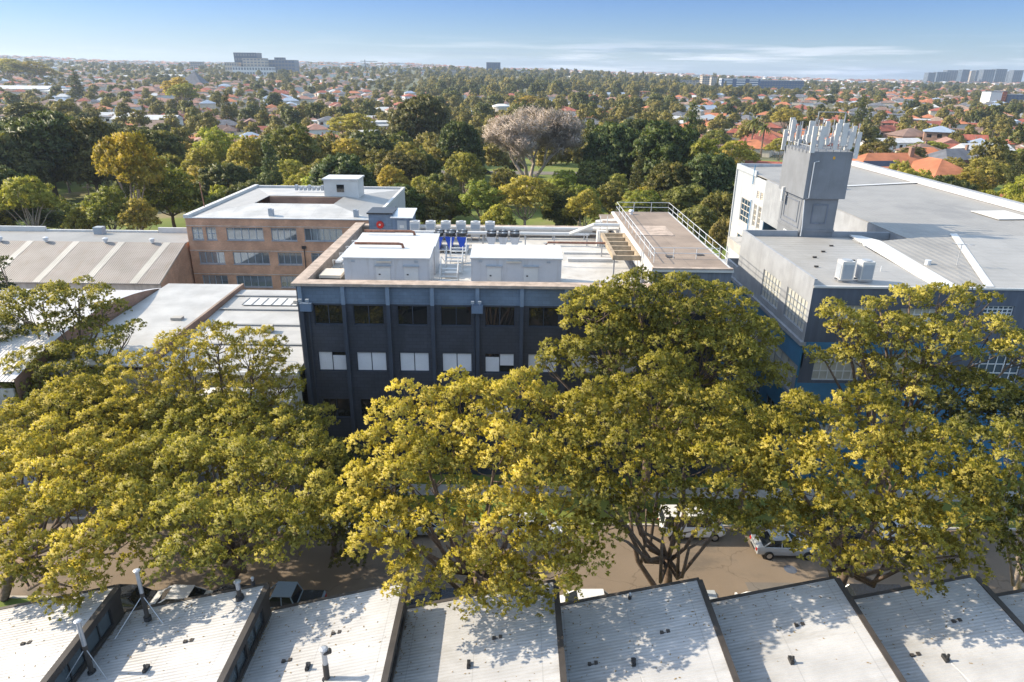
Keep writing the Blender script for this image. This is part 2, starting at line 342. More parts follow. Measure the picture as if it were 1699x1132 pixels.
# ------------------------------------------------------------------ leaves
LN = [None]
def leaf_arrays(cen, rad, seed, dens=60, per=6, Lf=.3, Wf=.15, flat=.75, lowcut=-.35, tint=None, spread=1.1, up=.2):
    rng = np.random.default_rng(seed); cen = np.asarray(cen, float); rad = np.asarray(rad, float)
    cnt = np.maximum(6, (dens*rad**2).astype(int)); idx = np.repeat(np.arange(len(cen)), cnt); n = len(idx)
    d = rng.normal(size=(n, 3)); d /= np.linalg.norm(d, axis=1)[:, None]
    bad = d[:, 2] < lowcut; d[bad, 2] *= -1
    rr = rad[idx]*(.62+.42*rng.random(n))
    p = cen[idx]+d*rr[:, None]*np.array([1, 1, flat])
    tt = rng.normal(0, .10, n)
    t0 = np.full(len(cen), .5) if tint is None else np.asarray(tint)
    tcl = t0[idx]+tt
    i2 = np.repeat(np.arange(n), per); m_ = len(i2)
    dd = d[i2]+rng.normal(size=(m_, 3))*spread; dd[:, 2] += up; dd /= np.linalg.norm(dd, axis=1)[:, None]
    base = p[i2]+rng.normal(size=(m_, 3))*Lf*.25
    sd_ = np.cross(dd, rng.normal(size=(m_, 3))); sd_ /= np.linalg.norm(sd_, axis=1)[:, None]
    ln = Lf*(.7+.6*rng.random(m_))[:, None]; wd = Wf*(.7+.6*rng.random(m_))[:, None]
    nv = d[i2]*.9+dd*.3; nv[:, 2] += .15; nv /= np.linalg.norm(nv, axis=1)[:, None]
    fl_ = np.where((np.cross(dd, sd_)*nv).sum(1) < 0, 1.0, -1.0)[:, None]; sd_ = sd_*fl_      # every leaf faces out of its clump
    v = np.stack([base-dd*ln*.3, base+dd*ln*.15+sd_*wd*.5, base+dd*ln*.7, base+dd*ln*.15-sd_*wd*.5], 1).reshape(-1, 3)
    LN[0] = np.repeat(nv, 4, axis=0)
    return v, tcl[i2]+rng.normal(0, .06, m_)
def leaf_mesh(name, v, tint, mat, org=(0,0,0)):
    me = bpy.data.meshes.new(name); v = v-np.array(org); nf = len(v)//4
    me.vertices.add(len(v)); me.vertices.foreach_set('co', v.astype(np.float32).ravel())
    me.loops.add(4*nf); me.loops.foreach_set('vertex_index', np.arange(4*nf, dtype=np.int32))
    me.polygons.add(nf); me.polygons.foreach_set('loop_start', np.arange(0, 4*nf, 4, dtype=np.int32))
    a = me.attributes.new('tint', 'FLOAT', 'FACE'); a.data.foreach_set('value', np.clip(tint, 0, 1).astype(np.float32))
    me.materials.append(MT[mat]); me.update(calc_edges=True)
    if LN[0] is not None and len(LN[0]) == len(v):
        cna = me.attributes.new('custom_normal', 'FLOAT_VECTOR', 'POINT'); cna.data.foreach_set('vector', LN[0].astype(np.float32).ravel())
    LN[0] = None
    return me
def clumps_on(lobes, r, seed, gap=1.15, low=-.45, jit=.12):
    """clump centres over the outside of a set of lobes (x, y, z, rx, ry, rz)"""
    rng = np.random.default_rng(seed); out = []; L_ = np.array(lobes, float)
    grid = {}
    for li, (cx, cy, cz, rx, ry, rz) in enumerate(L_):
        n = int(14*(rx*ry+rx*rz+ry*rz)/3/(r*r))
        for _ in range(n):
            d = rng.normal(size=3); d /= np.linalg.norm(d)
            if d[2] < low: continue
            k = 1+rng.normal(0, jit)-.08; p = np.array([cx+d[0]*rx*k, cy+d[1]*ry*k, cz+d[2]*rz*k])
            q = ((p-L_[:, :3])/L_[:, 3:]); q = (q*q).sum(1); q[li] = 9
            if (q < .62).any(): continue
            key = tuple((p//(r*gap)).astype(int)); ok = True
            for a in (-1, 0, 1):
                for b in (-1, 0, 1):
                    for c in (-1, 0, 1):
                        for o in grid.get((key[0]+a, key[1]+b, key[2]+c), ()):
                            if ((o-p)**2).sum() < (r*gap)**2: ok = False
                if not ok: break
            if not ok: continue
            grid.setdefault(key, []).append(p); out.append((*p, li))
    return np.array(out)
def limbs(base, lobes, clumps, r0, seed, twig=.5, fork=.42):
    rng = random.Random(seed); mb = MB(); b = Vector(base)
    cz = sum(l[2] for l in lobes)/len(lobes); cx = sum(l[0] for l in lobes)/len(lobes); cy = sum(l[1] for l in lobes)/len(lobes)
    fk = Vector((b.x*.7+cx*.3, b.y*.7+cy*.3, b.z+(cz-b.z)*fork))
    mid = (b+fk)/2+Vector((rng.uniform(-.2, .2), rng.uniform(-.2, .2), 0))
    mb.tube([b-Vector((0,0,.2)), b+Vector((0,0,.3)), mid, fk], [r0*1.5, r0*1.1, r0*.9, r0*.8], 9)
    for li, l in enumerate(lobes):
        e = Vector((l[0], l[1], l[2]-l[5]*.1)); s_ = fk.lerp(mid, rng.random()*.3)
        c1 = s_.lerp(e, .35)+Vector((rng.uniform(-.5, .5), rng.uniform(-.5, .5), -.35*rng.random()*abs(e.z-s_.z)+.2)); c2 = s_.lerp(e, .7)+Vector((rng.uniform(-.4, .4), rng.uniform(-.4, .4), rng.uniform(-.5, .1)))
        mb.tube([s_, c1, c2, e], [r0*.5, r0*.38, r0*.27, r0*.14], 6)
        mine = [c for c in clumps if int(c[3]) == li]
        for c in mine:
            if rng.random() > twig: continue
            st = c2.lerp(e, rng.random()); en = Vector(c[:3]); md = st.lerp(en, .5)+Vector((rng.uniform(-.25, .25), rng.uniform(-.25, .25), -.15))
            mb.tube([st, md, en], [r0*.13, r0*.09, r0*.04], 4, False)
    return mb

# ------------------------------------------------------------------ terrain, roads, water
def hills(x, y):
    a = x/max(y, 1.0)
    amp = float(np.interp(a, [-.70, -.455, -.21, -.045, .12, .28, .447, .69], [68, 58, 62, 52, 40, 26, 17, 14]))
    t = min(1, max(0, (y-520)/3100)); t = t*t*(3-2*t)
    h = amp*t*(1+.07*math.sin(x*.004+1)*math.cos(y*.003)+.05*math.sin(x*.011))
    if y > 4000: h *= max(0, 1-(y-4000)/1500)
    return h
m_ = MB(); ys = [-60, 60, 200, 400, 520]+list(range(600, 5600, 125)); nx = 90
gv = []
for y in ys:
    w = 400+y*1.05 if y > 0 else 400
    for i in range(nx+1):
        x = -w+2*w*i/nx; gv.append((x, y, hills(x, y)))
gf = [(j*(nx+1)+i, j*(nx+1)+i+1, (j+1)*(nx+1)+i+1, (j+1)*(nx+1)+i) for j in range(len(ys)-1) for i in range(nx)]
m_.add(gv, gf); structure(m_.build('ground', 'earth', smooth=True))
structure(MB().box(-9000, 9000, 5300, 9000, -6, -4).build('sea', 'sea'))
structure(MB().box(-90, 110, 36.3, 44.9, -.3, .05).build('road', 'asphalt'))
structure(MB().box(16.5, 24.5, 37.2, 38.6, .052, .057).box(-3, 3.5, 41.6, 43.2, .052, .057).build('road_patch', 'carpark'))
structure(MB().tube([(20.2, 40, .04), (20.2, 40, .058)], .45, 20).build('manhole_cover', 'dusk_render'))
structure(MB().box(-90, 110, 30.2, 36.2, -.3, .09).build('near_verge', 'lawn'))
structure(MB().box(-16.9, 110, 45.05, 51.9, -.3, .13).build('far_verge', 'lawn'))
structure(MB().box(-90, -16.95, 45.05, 90, -.3, .06).build('car_park', 'carpark'))
structure(MB().box(-90, 110, 31.6, 33.0, .0, .15).build('near_footpath', 'concrete'))
structure(MB().box(-16.8, 110, 48.6, 50.2, .0, .17).build('far_footpath', 'concrete'))
structure(MB().box(-90, 110, 36.15, 36.32, -.2, .17).build('near_kerb', 'kerb'))
structure(MB().box(-90, 110, 44.88, 45.04, -.2, .17).build('far_kerb', 'kerb'))
structure(MB().box(-400, 400, 126, 300, -.3, .04).build('park_lawn', 'lawn'))
structure(MB().box(-420, 420, 246, 254, -.2, .09).build('park_road', 'carpark'))
structure(MB().box(-160, -52, 140, 146, -.2, .08).build('park_path', 'carpark'))
# a few suburban streets
for k, (a, b_) in enumerate((((-260, 330), (-420, 900)), ((150, 300), (420, 900)), ((-60, 420), (60, 900)), ((-500, 520), (520, 500)), ((90, 640), (210, 1350)))):
    n = 24; mm = MB(); d = Vector((b_[0]-a[0], b_[1]-a[1])).normalized(); pn = Vector((-d.y, d.x))*3.5; pts = []
    for i in range(n+1):
        x = a[0]+(b_[0]-a[0])*i/n; y = a[1]+(b_[1]-a[1])*i/n
        for sg in (-1, 1): q = (x+pn.x*sg, y+pn.y*sg); pts.append((q[0], q[1], hills(x, y)+.5))
    mm.add(pts, [(2*i, 2*i+1, 2*i+3, 2*i+2) for i in range(n)]); structure(mm.build('suburban_street', 'carpark'))

# ------------------------------------------------------------------ the dark office block and its annex
RZ = 16.4                                   # roof floor
dk = thing('office_block', 'dark navy four-storey office block with white rooftop and boarded piers', 'office building', (-3, 52, 0))
piers = [-16.83, -13.44, -9.9, -6.37, -2.78, .75, 4.26, 7.8, 10.9]
wins = [(-15.95, -13.62), (-12.79, -10.32), (-9.25, -6.80), (-5.76, -3.27), (-2.23, .22), (1.30, 3.75), (4.85, 7.30), (8.35, 10.4)]
rows = [(13.95, 15.62), (9.86, 11.58), (5.5, 7.3), (1.2, 3.0)]
hl = [(a, b, c, d) for a, b in wins for c, d in rows]
mm = MB().wall('y', 52.0, -17.1, 10.98, 0, 15.75, hl, -1, .22); mm.build('wall', 'navy_brick', dk)
MB().box(-17.1, 10.98, 52.001, 52.3, 15.752, 17.28).build('upper_band', 'slate_brick', dk)
s_ = MB(); s_.box(-17.3, -17.05, 52.4, 75.0, 0, 17.28); s_.box(-17.0, 10.9, 74.8, 75.0, 0, 17.2); s_.box(10.7, 10.9, 52.4, 74.7, 0, 17.2); s_.build('side_wall', 'navy', dk)
for i, x in enumerate(piers):
    MB().box(x-.15, x+.15, 51.72, 51.998, 0, 15.75).build('pier', 'navy_pier', dk)
    MB().box(x-.15, x+.15, 51.72, 51.998, 15.753, 17.27).build('pier_head', 'blue_pier', dk)
MB().box(-17.1, 10.98, 51.9, 51.998, .0, .5).build('plinth', 'navy_pier', dk)
for i, (a, b) in enumerate(wins):
    for j, (c, d) in enumerate(rows):
        w = window(dk, 'y', 52.0, a, b, c, d, -1, 2, 1, 'navy_pier', 'dark_glass', .2, .06)
        if j == 1 or (j == 2 and i in (4, 6, 7)):
            m2 = (a+b)/2
            for k, (p, q) in enumerate(((a+.07, m2-.04), (m2+.04, b-.07))):
                lo = c+.08; hi = d-.08
                if (i, k) == (0, 1) or (i, k) == (4, 0): hi -= .28
                if (i, k) == (4, 1) and j == 1: lo += .55
                if j == 2: lo += .5*(k+i % 2)
                MB().box(p, q, 52.15, 52.19, lo, hi).build('blind', 'blind', w)
# roof slab, parapet and coping
s_ = MB(); s_.box(-17.0, 10.85, 52.3, 74.8, RZ-.4, RZ); s_.build('roof_membrane', 'membrane', dk)
MB().box(7.2, 10.8, 52.9, 56.2, RZ+.004, RZ+.02).build('worn_patch', 'deck', dk)
MB().box(-17.0, -16.5, 52.9, 74.6, RZ, 17.3).box(-16.5, 10.6, 52.3, 52.7, RZ, 17.28).box(-16.5, 10.6, 74.3, 74.7, RZ, 17.2).build('parapet', 'parapet_inner', dk)
MB().box(-17.42, 10.98, 51.62, 52.82, 17.284, 17.5).build('coping', 'coping', dk)
MB().box(-17.42, -16.42, 52.822, 75.2, 17.302, 17.52).box(-16.42, 10.9, 74.2, 75.2, 17.2, 17.42).build('coping', 'coping', dk)
for x in (-16.83, -3.28):
    f = thing('floodlight', ('left' if x < -10 else 'middle')+' pair of floodlights on a slate blue box below the office parapet', 'floodlight', (x+.25, 51.4, 15.3), 'floodlights on the office facade')
    MB().box(x+.05, x+.95, 51.25, 51.70, 15.3, 15.95).build('mounting_box', 'slate_blue', f)
    for dx in (.15, .7): 
        h = MB().tube([(x+dx, 51.35, 15.95), (x+dx, 51.3, 16.2)], .03, 6).box(x+dx-.13, x+dx+.13, 51.1, 51.3, 16.15, 16.35).build('lamp_head', 'frame_grey', f)
MB().tube([(-17.0, 51.8, .1), (-17.0, 51.8, 16.8)], .06, 6).build('drainpipe', 'navy_pier', dk)
MB().tube([(-16.3, 51.9, .1), (-16.3, 51.9, 15.2)], .05, 6).build('drainpipe', 'navy_pier', dk)
MB().tube([(-3.05, 51.9, .1), (-3.05, 51.9, 15.2)], .04, 6).build('drainpipe', 'navy_pier', dk)
# annex: railed deck block
an = thing('rooftop_annex', 'slate annex with a brown boarded deck roof inside galvanised railings', 'building', (14, 52, 0))
MB().box(11.0, 17.1, 51.9, 75.6, 0, 15.3).build('lower_wall', 'navy', an)
MB().box(11.0, 17.1, 51.85, 75.6, 15.303, 18.75).build('wall', 'annex_wall', an)
MB().box(10.93, 10.995, 52.9, 75.6, RZ+.01, 18.75).build('white_flank', 'white_paint', an)
MB().box(10.8, 17.2, 51.7, 75.8, 18.753, 18.95).build('deck_edge', 'white_paint', an)
MB().box(11.1, 16.95, 52.3, 75.5, 18.953, 19.0).build('deck', 'deck_board', an)
MB().box(10.85, 17.15, 51.68, 52.1, 18.96, 19.07).build('coping', 'coping', an)
MB().box(11.6, 15.1, 63.5, 67.8, 19.003, 19.06).build('roof_hatch', 'coping', an)
MB().box(12.7, 13.3, 55.2, 55.9, 19.003, 19.05).box(15.4, 16.0, 56.0, 56.7, 19.003, 19.05).build('worn_patch', 'dark_trim', an)
MB().slab([(9.4, 70.5, 18.7), (11.05, 70.5, 18.7), (11.05, 75.4, 18.7), (9.4, 75.4, 18.7)], .18).build('side_deck', 'deck_board', an)
def rail(mb, pts, h=1.05, step=2.2, r=.03):
    for a, b in zip(pts[:-1], pts[1:]):
        a, b = Vector(a), Vector(b); n = max(1, round((b-a).length/step))
        for i in range(n+1): p = a.lerp(b, i/n); mb.tube([p, p+Vector((0,0,h))], r, 5)
        for k in (.5, 1): mb.tube([a+Vector((0,0,h*k)), b+Vector((0,0,h*k))], r*.9, 5)
mb = MB(); rail(mb, [(11.3, 53.6, 19.0), (11.3, 75.4, 19.0), (17.0, 75.4, 19.0), (17.0, 53.0, 19.0)]); rail(mb, [(11.3, 55.0, 19.0), (16.9, 55.0, 19.0)], .9); mb.build('railing', 'galv', an)
MB().tube([(12.7, 74, 19), (12.7, 74, 19.35)], .18, 10).tube([(12.7, 74, 19.35), (12.7, 74, 19.5)], [.3, .2], 10).build('roof_cowl', 'galv', an)
mb = MB()
for zz in (17.0, 17.6, 18.2): mb.tube([(10.4, 53.6, zz), (10.8, 53.6, zz)], .03, 5)
mb.tube([(10.4, 53.5, RZ), (10.4, 53.5, 19.9)], .03, 5); mb.tube([(10.4, 54.2, RZ), (10.4, 54.2, 19.9)], .03, 5)
for k in range(8): mb.tube([(10.4, 53.5, RZ+.3+k*.35), (10.4, 54.2, RZ+.3+k*.35)], .02, 4)
mb.build('ladder', 'steel', an)

# ------------------------------------------------------------------ rooftop plant on the dark block
def cabin(x0, x1, y0, y1, z1, label, doors, pipe):
    t = thing('plant_cabin', label, 'plant cabin', ((x0+x1)/2, y0, RZ), 'white plant cabins on the roof')
    MB().box(x0+.08, x1-.08, y0+.08, y1-.08, RZ+.02, z1-.25).build('wall', 'cabin', t)
    MB().slab([(x0, y0, z1-.14), (x1, y0, z1-.14), (x1, y1, z1+.12), (x0, y1, z1+.12)], .1).build('roof', 'white_metal', t)
    for d in doors:
        MB().box(d, d+1.15, y0+.04, y0+.077, RZ+.1, z1-.9).build('door', 'white_metal', t)
        MB().box(d-.1, d+1.25, y0-.10, y0+.077, z1-.86, z1-.80).build('door_hood', 'frame_grey', t)
        MB().box(d+.2, d+.35, y0+.01, y0+.038, RZ+1.1, RZ+1.2).build('handle', 'dark_metal', t)
    xm = (x0+x1)/2-.2
    MB().box(xm-.6, xm+.6, y0-.05, y0+.075, z1-.55, z1-.42).build('light_fitting', 'house_cream', t)
    MB().box(x0+.7, x0+1.0, y0+.03, y0+.077, z1-.55, z1-.4).box(x1-1.3, x1-1.0, y0+.03, y0+.077, z1-.55, z1-.4).build('air_vent', 'frame_grey', t)
    if pipe:
        p0, p1, yy = pipe
        MB().tube([(p0, yy, z1+.42), (p1-.35, yy, z1+.42), (p1-.08, yy, z1+.36), (p1, yy, z1+.1), (p1, yy, z1-.02)], .12, 9).build('exhaust_pipe', 'rust', t)
    return t
cabin(-13.9, -6.75, 54.3, 57.5, 19.1, 'front left white plant cabin with two doors and rusty roof pipe', (-11.2, -8.9), (-13.4, -9.3, 56.9))
cabin(-13.9, -6.75, 58.4, 62.4, 19.1, 'rear white plant cabin behind the two-door cabin, rusty exhaust overhead', (), (-13.6, -9.0, 61.8))
cabin(-3.5, 4.05, 54.3, 57.9, 19.2, 'wide white plant cabin with two recessed doors right of the access steps', (-2.1, .9), None)
def chiller(x0, col, lab):
    t = thing('chiller', lab, 'chiller', (x0+1.7, 67.5, RZ), 'V-shaped chillers on the roof')
    for k in range(3):
        x = x0+k*1.15
        for sg, nm in ((-1, 'coil_panel'), (1, 'coil_panel')):
            MB().slab([(x+.55+sg*.5, 66.2, 18.05), (x+.55+sg*.08, 66.2, 16.8), (x+.55+sg*.08, 68.6, 16.8), (x+.55+sg*.5, 68.6, 18.05)][::sg], .06).build(nm, col, t)
        MB().add([(x+.07, 66.19, 18.05), (x+.47, 66.19, 16.8), (x+.63, 66.19, 16.8), (x+1.03, 66.19, 18.05), (x+.07, 66.15, 18.05), (x+.47, 66.15, 16.8), (x+.63, 66.15, 16.8), (x+1.03, 66.15, 18.05)],
                 [(0,3,2,1), (4,5,6,7), (0,1,5,4), (1,2,6,5), (2,3,7,6), (3,0,4,7)]).build('end_panel', col, t)
        for yy in (66.7, 67.9):
            MB().tube([(x+.55, yy, 18.08), (x+.55, yy, 18.4)], .48, 14).build('fan_ring', 'dark_metal', t)
            MB().tube([(x+.55, yy, 18.37), (x+.55, yy, 18.45)], [.16, .1], 8).box(x+.1, x+1.0, yy-.02, yy+.02, 18.41, 18.44).build('fan_guard', 'steel', t)
    m_ = MB(); m_.box(x0, x0+3.45, 66.2, 68.6, 16.65, 16.747)
    for x in (x0+.05, x0+1.1, x0+2.2, x0+3.3):
        for yy in (66.3, 68.4): m_.box(x, x+.1, yy, yy+.1, RZ, 16.648)
    m_.build('base_frame', 'white_metal', t)
chiller(-7.9, 'blue_paint', 'blue sided chiller with three V banks and dark fans'); chiller(-2.7, 'cabin', 'white sided chiller with three V banks and dark fans')
for k, u in enumerate((689, 715, 740, 765, 789, 813)):
    p = PY(u, 384, 72.3); x = p.x
    t = thing('condenser_unit', '%s white condenser from the left along the rear roof parapet' % ('first', 'second', 'third', 'fourth', 'fifth', 'sixth')[k], 'air conditioner', (x, 72.3, RZ), 'condensers along the rear parapet')
    MB().box(x-.5, x+.5, 71.9, 72.7, 16.75, 18.35).build('casing', 'white_paint', t)
    MB().box(x-.42, x+.42, 71.87, 71.897, 17.0, 17.5).box(x-.42, x+.42, 71.87, 71.897, 17.6, 18.1).build('grille', 'frame_grey', t)
    MB().tube([(x, 72.3, 18.353), (x, 72.3, 18.42)], .3, 12).build('fan_ring', 'frame_grey', t)
    MB().box(x-.45, x-.35, 71.9, 72.7, RZ, 16.747).box(x+.35, x+.45, 71.9, 72.7, RZ, 16.747).build('foot', 'steel', t)
pr = thing('pipe_run', 'long white insulated roof pipes carried on posts along the rear parapet', 'pipes', (0, 70.5, RZ))
mb = MB().tube([(-11, 73.2, 17.5), (9.0, 73.2, 17.5)], .2, 8).tube([(-11, 73.2, 17.0), (9.0, 73.2, 17.0)], .12, 8); mb.build('pipe', 'white_paint', pr)
MB().tube([(-12.2, 70.2, 17.6), (5.8, 70.2, 17.6), (8.2, 69.2, 18.8), (10.8, 69.2, 18.8)], .2, 8).tube([(8.8, 72.6, 18.4), (10.9, 71.6, 18.8)], .22, 8).tube([(8.4, 71.2, 18.0), (10.9, 69.9, 18.3)], .2, 8).build('pipe', 'white_paint', pr)
MB().box(-12, 8.6, 73.75, 74.1, 16.9, 17.15).box(-11, -4, 71.2, 71.4, 17.2, 17.3).box(2, 8, 71.2, 71.6, 17.2, 17.35).build('cable_tray', 'steel', pr)
mb = MB()
for x in (-11, -8.2, -3.2, 1.2, 4.2, 7.6): mb.box(x, x+.12, 70.1, 70.25, RZ, 17.4); mb.box(x, x+.12, 73.1, 73.25, RZ, 17.3)
mb.build('support_post', 'steel', pr)
MB().tube([(3.0, 62.2, 17.6), (3.0, 62.2, 18.3), (3.2, 62.2, 18.55), (8.6, 62.2, 18.55)], .1, 8).build('red_pipe', 'rust', pr)
MB().box(5.2, 9.6, 63.5, 64.0, RZ, RZ+.3).box(5.0, 9.4, 66.4, 66.8, RZ, RZ+.2).build('plinth', 'white_paint', pr)
mb = MB()                                   # service walkway and bits behind the cabins
st = thing('access_steps', 'white metal access steps with handrails between the plant cabins', 'steps', (-5.4, 56, RZ))
for k, y in enumerate((54.8, 58.6, 62.2)):
    for i in range(5): mb.box(-6.0+.1*k, -4.6+.1*k, y+i*.28, y+i*.28+.24, RZ+.2+i*.25, RZ+.24+i*.25)
mb.build('tread', 'white_metal', st)
mb = MB()
for k, y in enumerate((54.8, 58.6, 62.2)):
    for x in (-6.05+.1*k, -4.6+.1*k):
        mb.tube([(x, y, RZ), (x, y, RZ+1.2), (x, y+1.4, RZ+2.2), (x, y+1.4, RZ)], .035, 5); mb.tube([(x, y, RZ+.7), (x, y+1.4, RZ+1.7)], .03, 5)
mb.tube([(-6, 56.2, RZ+2.2), (-6, 58.6, RZ+1.2)], .03, 5); mb.build('handrail', 'white_metal', st)
MB().box(-6.1, -5.1, 53.6, 54.3, RZ, RZ+.7).box(-5.9, -4.9, 57.3, 58.0, RZ, RZ+.5).build('step_box', 'white_paint', st)
tk = thing('roof_duct', 'low beige duct box beside the left parapet', 'duct', (-15.3, 56, RZ))
MB().box(-16.1, -14.3, 54.9, 57.1, 17.0, 17.25).build('lid', 'house_cream', tk); MB().box(-16.0, -14.4, 55.0, 57.0, RZ, 16.997).build('body', 'dark_metal', tk)
gt = thing('pipe_gantry', 'white pipe gantry frames stepping back beside the left parapet', 'gantry', (-14.8, 60, RZ))
for y in (57.8, 60.3, 62.8, 65.3):
    MB().tube([(-15.6, y, RZ), (-15.6, y, 17.8), (-14.2, y, 17.8), (-14.2, y, RZ)], .05, 5).build('frame', 'white_metal', gt)
MB().box(-15.4, -14.9, 57.8, 66, 17.55, 17.7).box(-14.8, -14.5, 57.8, 66, 17.4, 17.5).build('duct', 'galv', gt)
sh = thing('stair_shed', 'slate blue brick stair shed with a red hose reel cover at the roof rear', 'shed', (-14, 73, RZ))
MB().box(-15.5, -12.9, 73.0, 76.0, RZ, 18.9).build('wall', 'slate_brick', sh); MB().box(-12.9, -10.9, 72.7, 76.0, RZ, 18.6).build('door_bay', 'slate_blue', sh)
MB().box(-15.65, -12.88, 72.8, 76.2, 18.903, 19.05).build('roof', 'dark_metal', sh); MB().slab([(-13.1, 72.4, 18.66), (-10.7, 72.4, 18.66), (-10.7, 76.2, 19.0), (-13.1, 76.2, 19.0)], .08).build('roof', 'galv', sh)
d = MB().box(-12.4, -11.4, 72.66, 72.697, RZ+.05, 18.3).build('door', 'frame_grey', sh); MB().box(-12.15, -11.7, 72.63, 72.655, 17.5, 17.8).build('notice', 'white_paint', d)
mb = MB(); mb.tube([(-14.3, 73.0, 17.75), (-14.3, 72.75, 17.75)], [.42, .36], 16); mb.build('hose_reel_cover', 'red', sh)
MB().tube([(-14.3, 72.748, 17.8), (-14.3, 72.72, 17.8)], .12, 10).build('reel_badge', 'pinkish_wall', sh)
lv = thing('louvre_frame', 'brown steel louvre frame with five open bays beside the railed deck', 'louvre frame', (9.7, 61, 18))
MB().box(8.5, 8.8, 57.0, 66, 18.3, 18.7).box(10.6, 10.88, 57.0, 66, 18.3, 18.7).build('side_beam', 'louvre', lv)
for k in range(6): MB().box(8.803, 10.597, 57.0+k*1.75, 57.28+k*1.75, 18.28, 18.68).build('cross_beam', 'louvre', lv)
MB().box(8.6, 8.72, 57.1, 57.22, RZ, 18.297).box(8.6, 8.72, 65.6, 65.72, RZ, 18.297).build('leg', 'steel', lv)
MB().tube([(8.9, 69.8, RZ), (8.9, 69.8, 19.6)], .05, 5).tube([(9.6, 69.8, RZ), (9.6, 69.8, 19.6)], .05, 5).box(8.7, 9.8, 69.9, 71, RZ, 18.0).build('riser_duct', 'white_paint', pr)

# ------------------------------------------------------------------ brick block behind, left
bk = thing('brick_block', 'three-storey orange brick office block with white metal roofs', 'office building', (-34, 100, 0))
X0, X1, Y0, Y1, ZT = -48.2, -20.4, 100.0, 129.5, 12.75
r1 = [(-47.48, -45.87), (-45.40, -43.91), (-42.39, -36.95), (-35.79, -32.04), (-30.88, -25.26), (-23.9, -21.5)]
r2 = [(-47.0, -43.2), (-41.9, -36.5), (-35.2, -31.6), (-30.2, -25.8), (-24.4, -21.4)]
bw = [(*a, 9.55, 11.42) for a in r1]+[(*a, 5.9, 7.72) for a in r2]+[(*a, 2.3, 4.1) for a in r2]
MB().wall('y', Y0, X0, X1, 0, ZT-.0, bw, -1, .2).build('wall', 'brick', bk)
for a in bw:
    n = max(2, round((a[1]-a[0])/1.0)); window(bk, 'y', Y0, *a, -1, n, 1 if a[0] > -43 or a[2] < 9 else 2, 'frame_grey', 'mirror_glass', .18, .09, sill=1)
for z_ in (11.6, 7.9, 4.3): MB().box(X0-.03, X1+.0, Y0-.06, Y0-.001, z_, z_+.09).build('string_course', 'pinkish_wall', bk)
MB().box(X0, X0+.3, Y0+.001, Y1, 0, ZT).box(X0+.3, X1-.3, Y1-.3, Y1, 0, ZT-.1).build('rear_wall', 'brick', bk)
MB().wall('x', X1, Y0+.002, Y1, 0, ZT, [(118, 119.5, 9.3, 11.4)], 1, .15).build('side_wall', 'cabin', bk)
window(bk, 'x', X1, 118, 119.5, 9.3, 11.4, 1, 1, 2)
MB().box(X0-.15, X0+.55, Y0-.15, Y1+.1, ZT+.003, ZT+.5).build('left_parapet', 'white_paint', bk)
MB().box(X0+.56, X1+.1, Y1-.4, Y1+.1, ZT-.1, ZT+.35).box(X1-.35, X1+.12, Y0+.4, Y1-.41, ZT-.05, ZT+.4).build('rear_parapet', 'white_paint', bk)
MB().box(X0+.56, X1+.12, Y0-.15, Y0+.25, ZT+.003, ZT+.14).build('gutter', 'white_metal', bk)
A = [(X0+.6, Y0+.3, ZT+.02), (X1-.36, Y0+.3, ZT+.02), (X1-7.5, Y0+6.5, ZT+1.15), (X0+8, Y0+6.5, ZT+1.15)]
MB().slab(A, .1).build('front_roof', 'cream_roof', bk)
MB().slab([A[0], A[3], (X0+8, Y0+13.6, ZT+1.15), (X0+.6, Y1-1, ZT+.02)], .1).build('left_roof', 'pale_roof', bk)
MB().slab([A[1], (X1-.36, Y1-1, ZT+.02), (X1-7.5, Y0+13.6, ZT+1.15), A[2]], .1).build('right_roof', 'pale_roof', bk)
MB().slab([(X0+.6, Y1-1, ZT+.02), (X0+8, Y0+13.6, ZT+1.15), (X1-7.5, Y0+13.6, ZT+1.15), (X1-.36, Y1-1, ZT+.02)][::-1], .1).build('back_roof', 'cream_roof', bk)
MB().box(X0+8.1, X1-7.6, Y0+8.9, Y0+13.1, ZT-2, ZT-1.8).build('light_well_floor', 'concrete', bk)
MB().box(X0+8.1, X1-7.6, Y0+13.2, Y0+13.5, ZT-2, ZT+1.0).build('light_well_wall', 'brown_brick', bk)
MB().slab([(X0+8, Y0+6.5, ZT+1.15), (X1-7.5, Y0+6.5, ZT+1.15), (X1-7.5, Y0+8.8, ZT+.6), (X0+8, Y0+8.8, ZT+.6)], .1).build('inner_roof', 'cream_roof', bk)
lr = [(-31.0, -25.4)]
rh = MB().box(-31.2, -25.6, 113.9, 118.4, ZT-.5, ZT+3.7).build('lift_room', 'white_paint', bk)
MB().box(-31.4, -25.4, 113.7, 118.6, ZT+3.703, ZT+3.95).build('lift_room_roof', 'white_metal', rh)
MB().box(-29.1, -27.9, 113.84, 113.897, ZT+1.8, ZT+3.0).build('lift_room_window', 'dark_glass', rh)
for x in (-36.3, -23.7): MB().box(x, x+.35, Y0+1.2, Y0+1.8, ZT+.1, ZT+1.3).box(x+.36, x+.7, Y0+1.2, Y0+1.8, ZT+.1, ZT+1.2).build('roof_flue', 'frame_grey', bk)
mb = MB()
for k in range(9): mb.box(-38+k*.75, -37.6+k*.75, 120.3, 121.0, ZT+.95, ZT+1.5+.35*(k % 3 == 0))
mb.build('roof_condensers', 'frame_grey', bk)
MB().tube([(-48, 106.5, ZT+.4), (-48.2, 106.5, ZT+4.3)], .07, 6).build('pole', 'rust', bk)
MB().tube([(-31.1, Y0-.15, 0), (-31.1, Y0-.15, 8.4)], .07, 6).box(-31.4, -30.8, Y0-.3, Y0-.02, 8.4, 8.8).build('downpipe', 'dark_metal', bk)

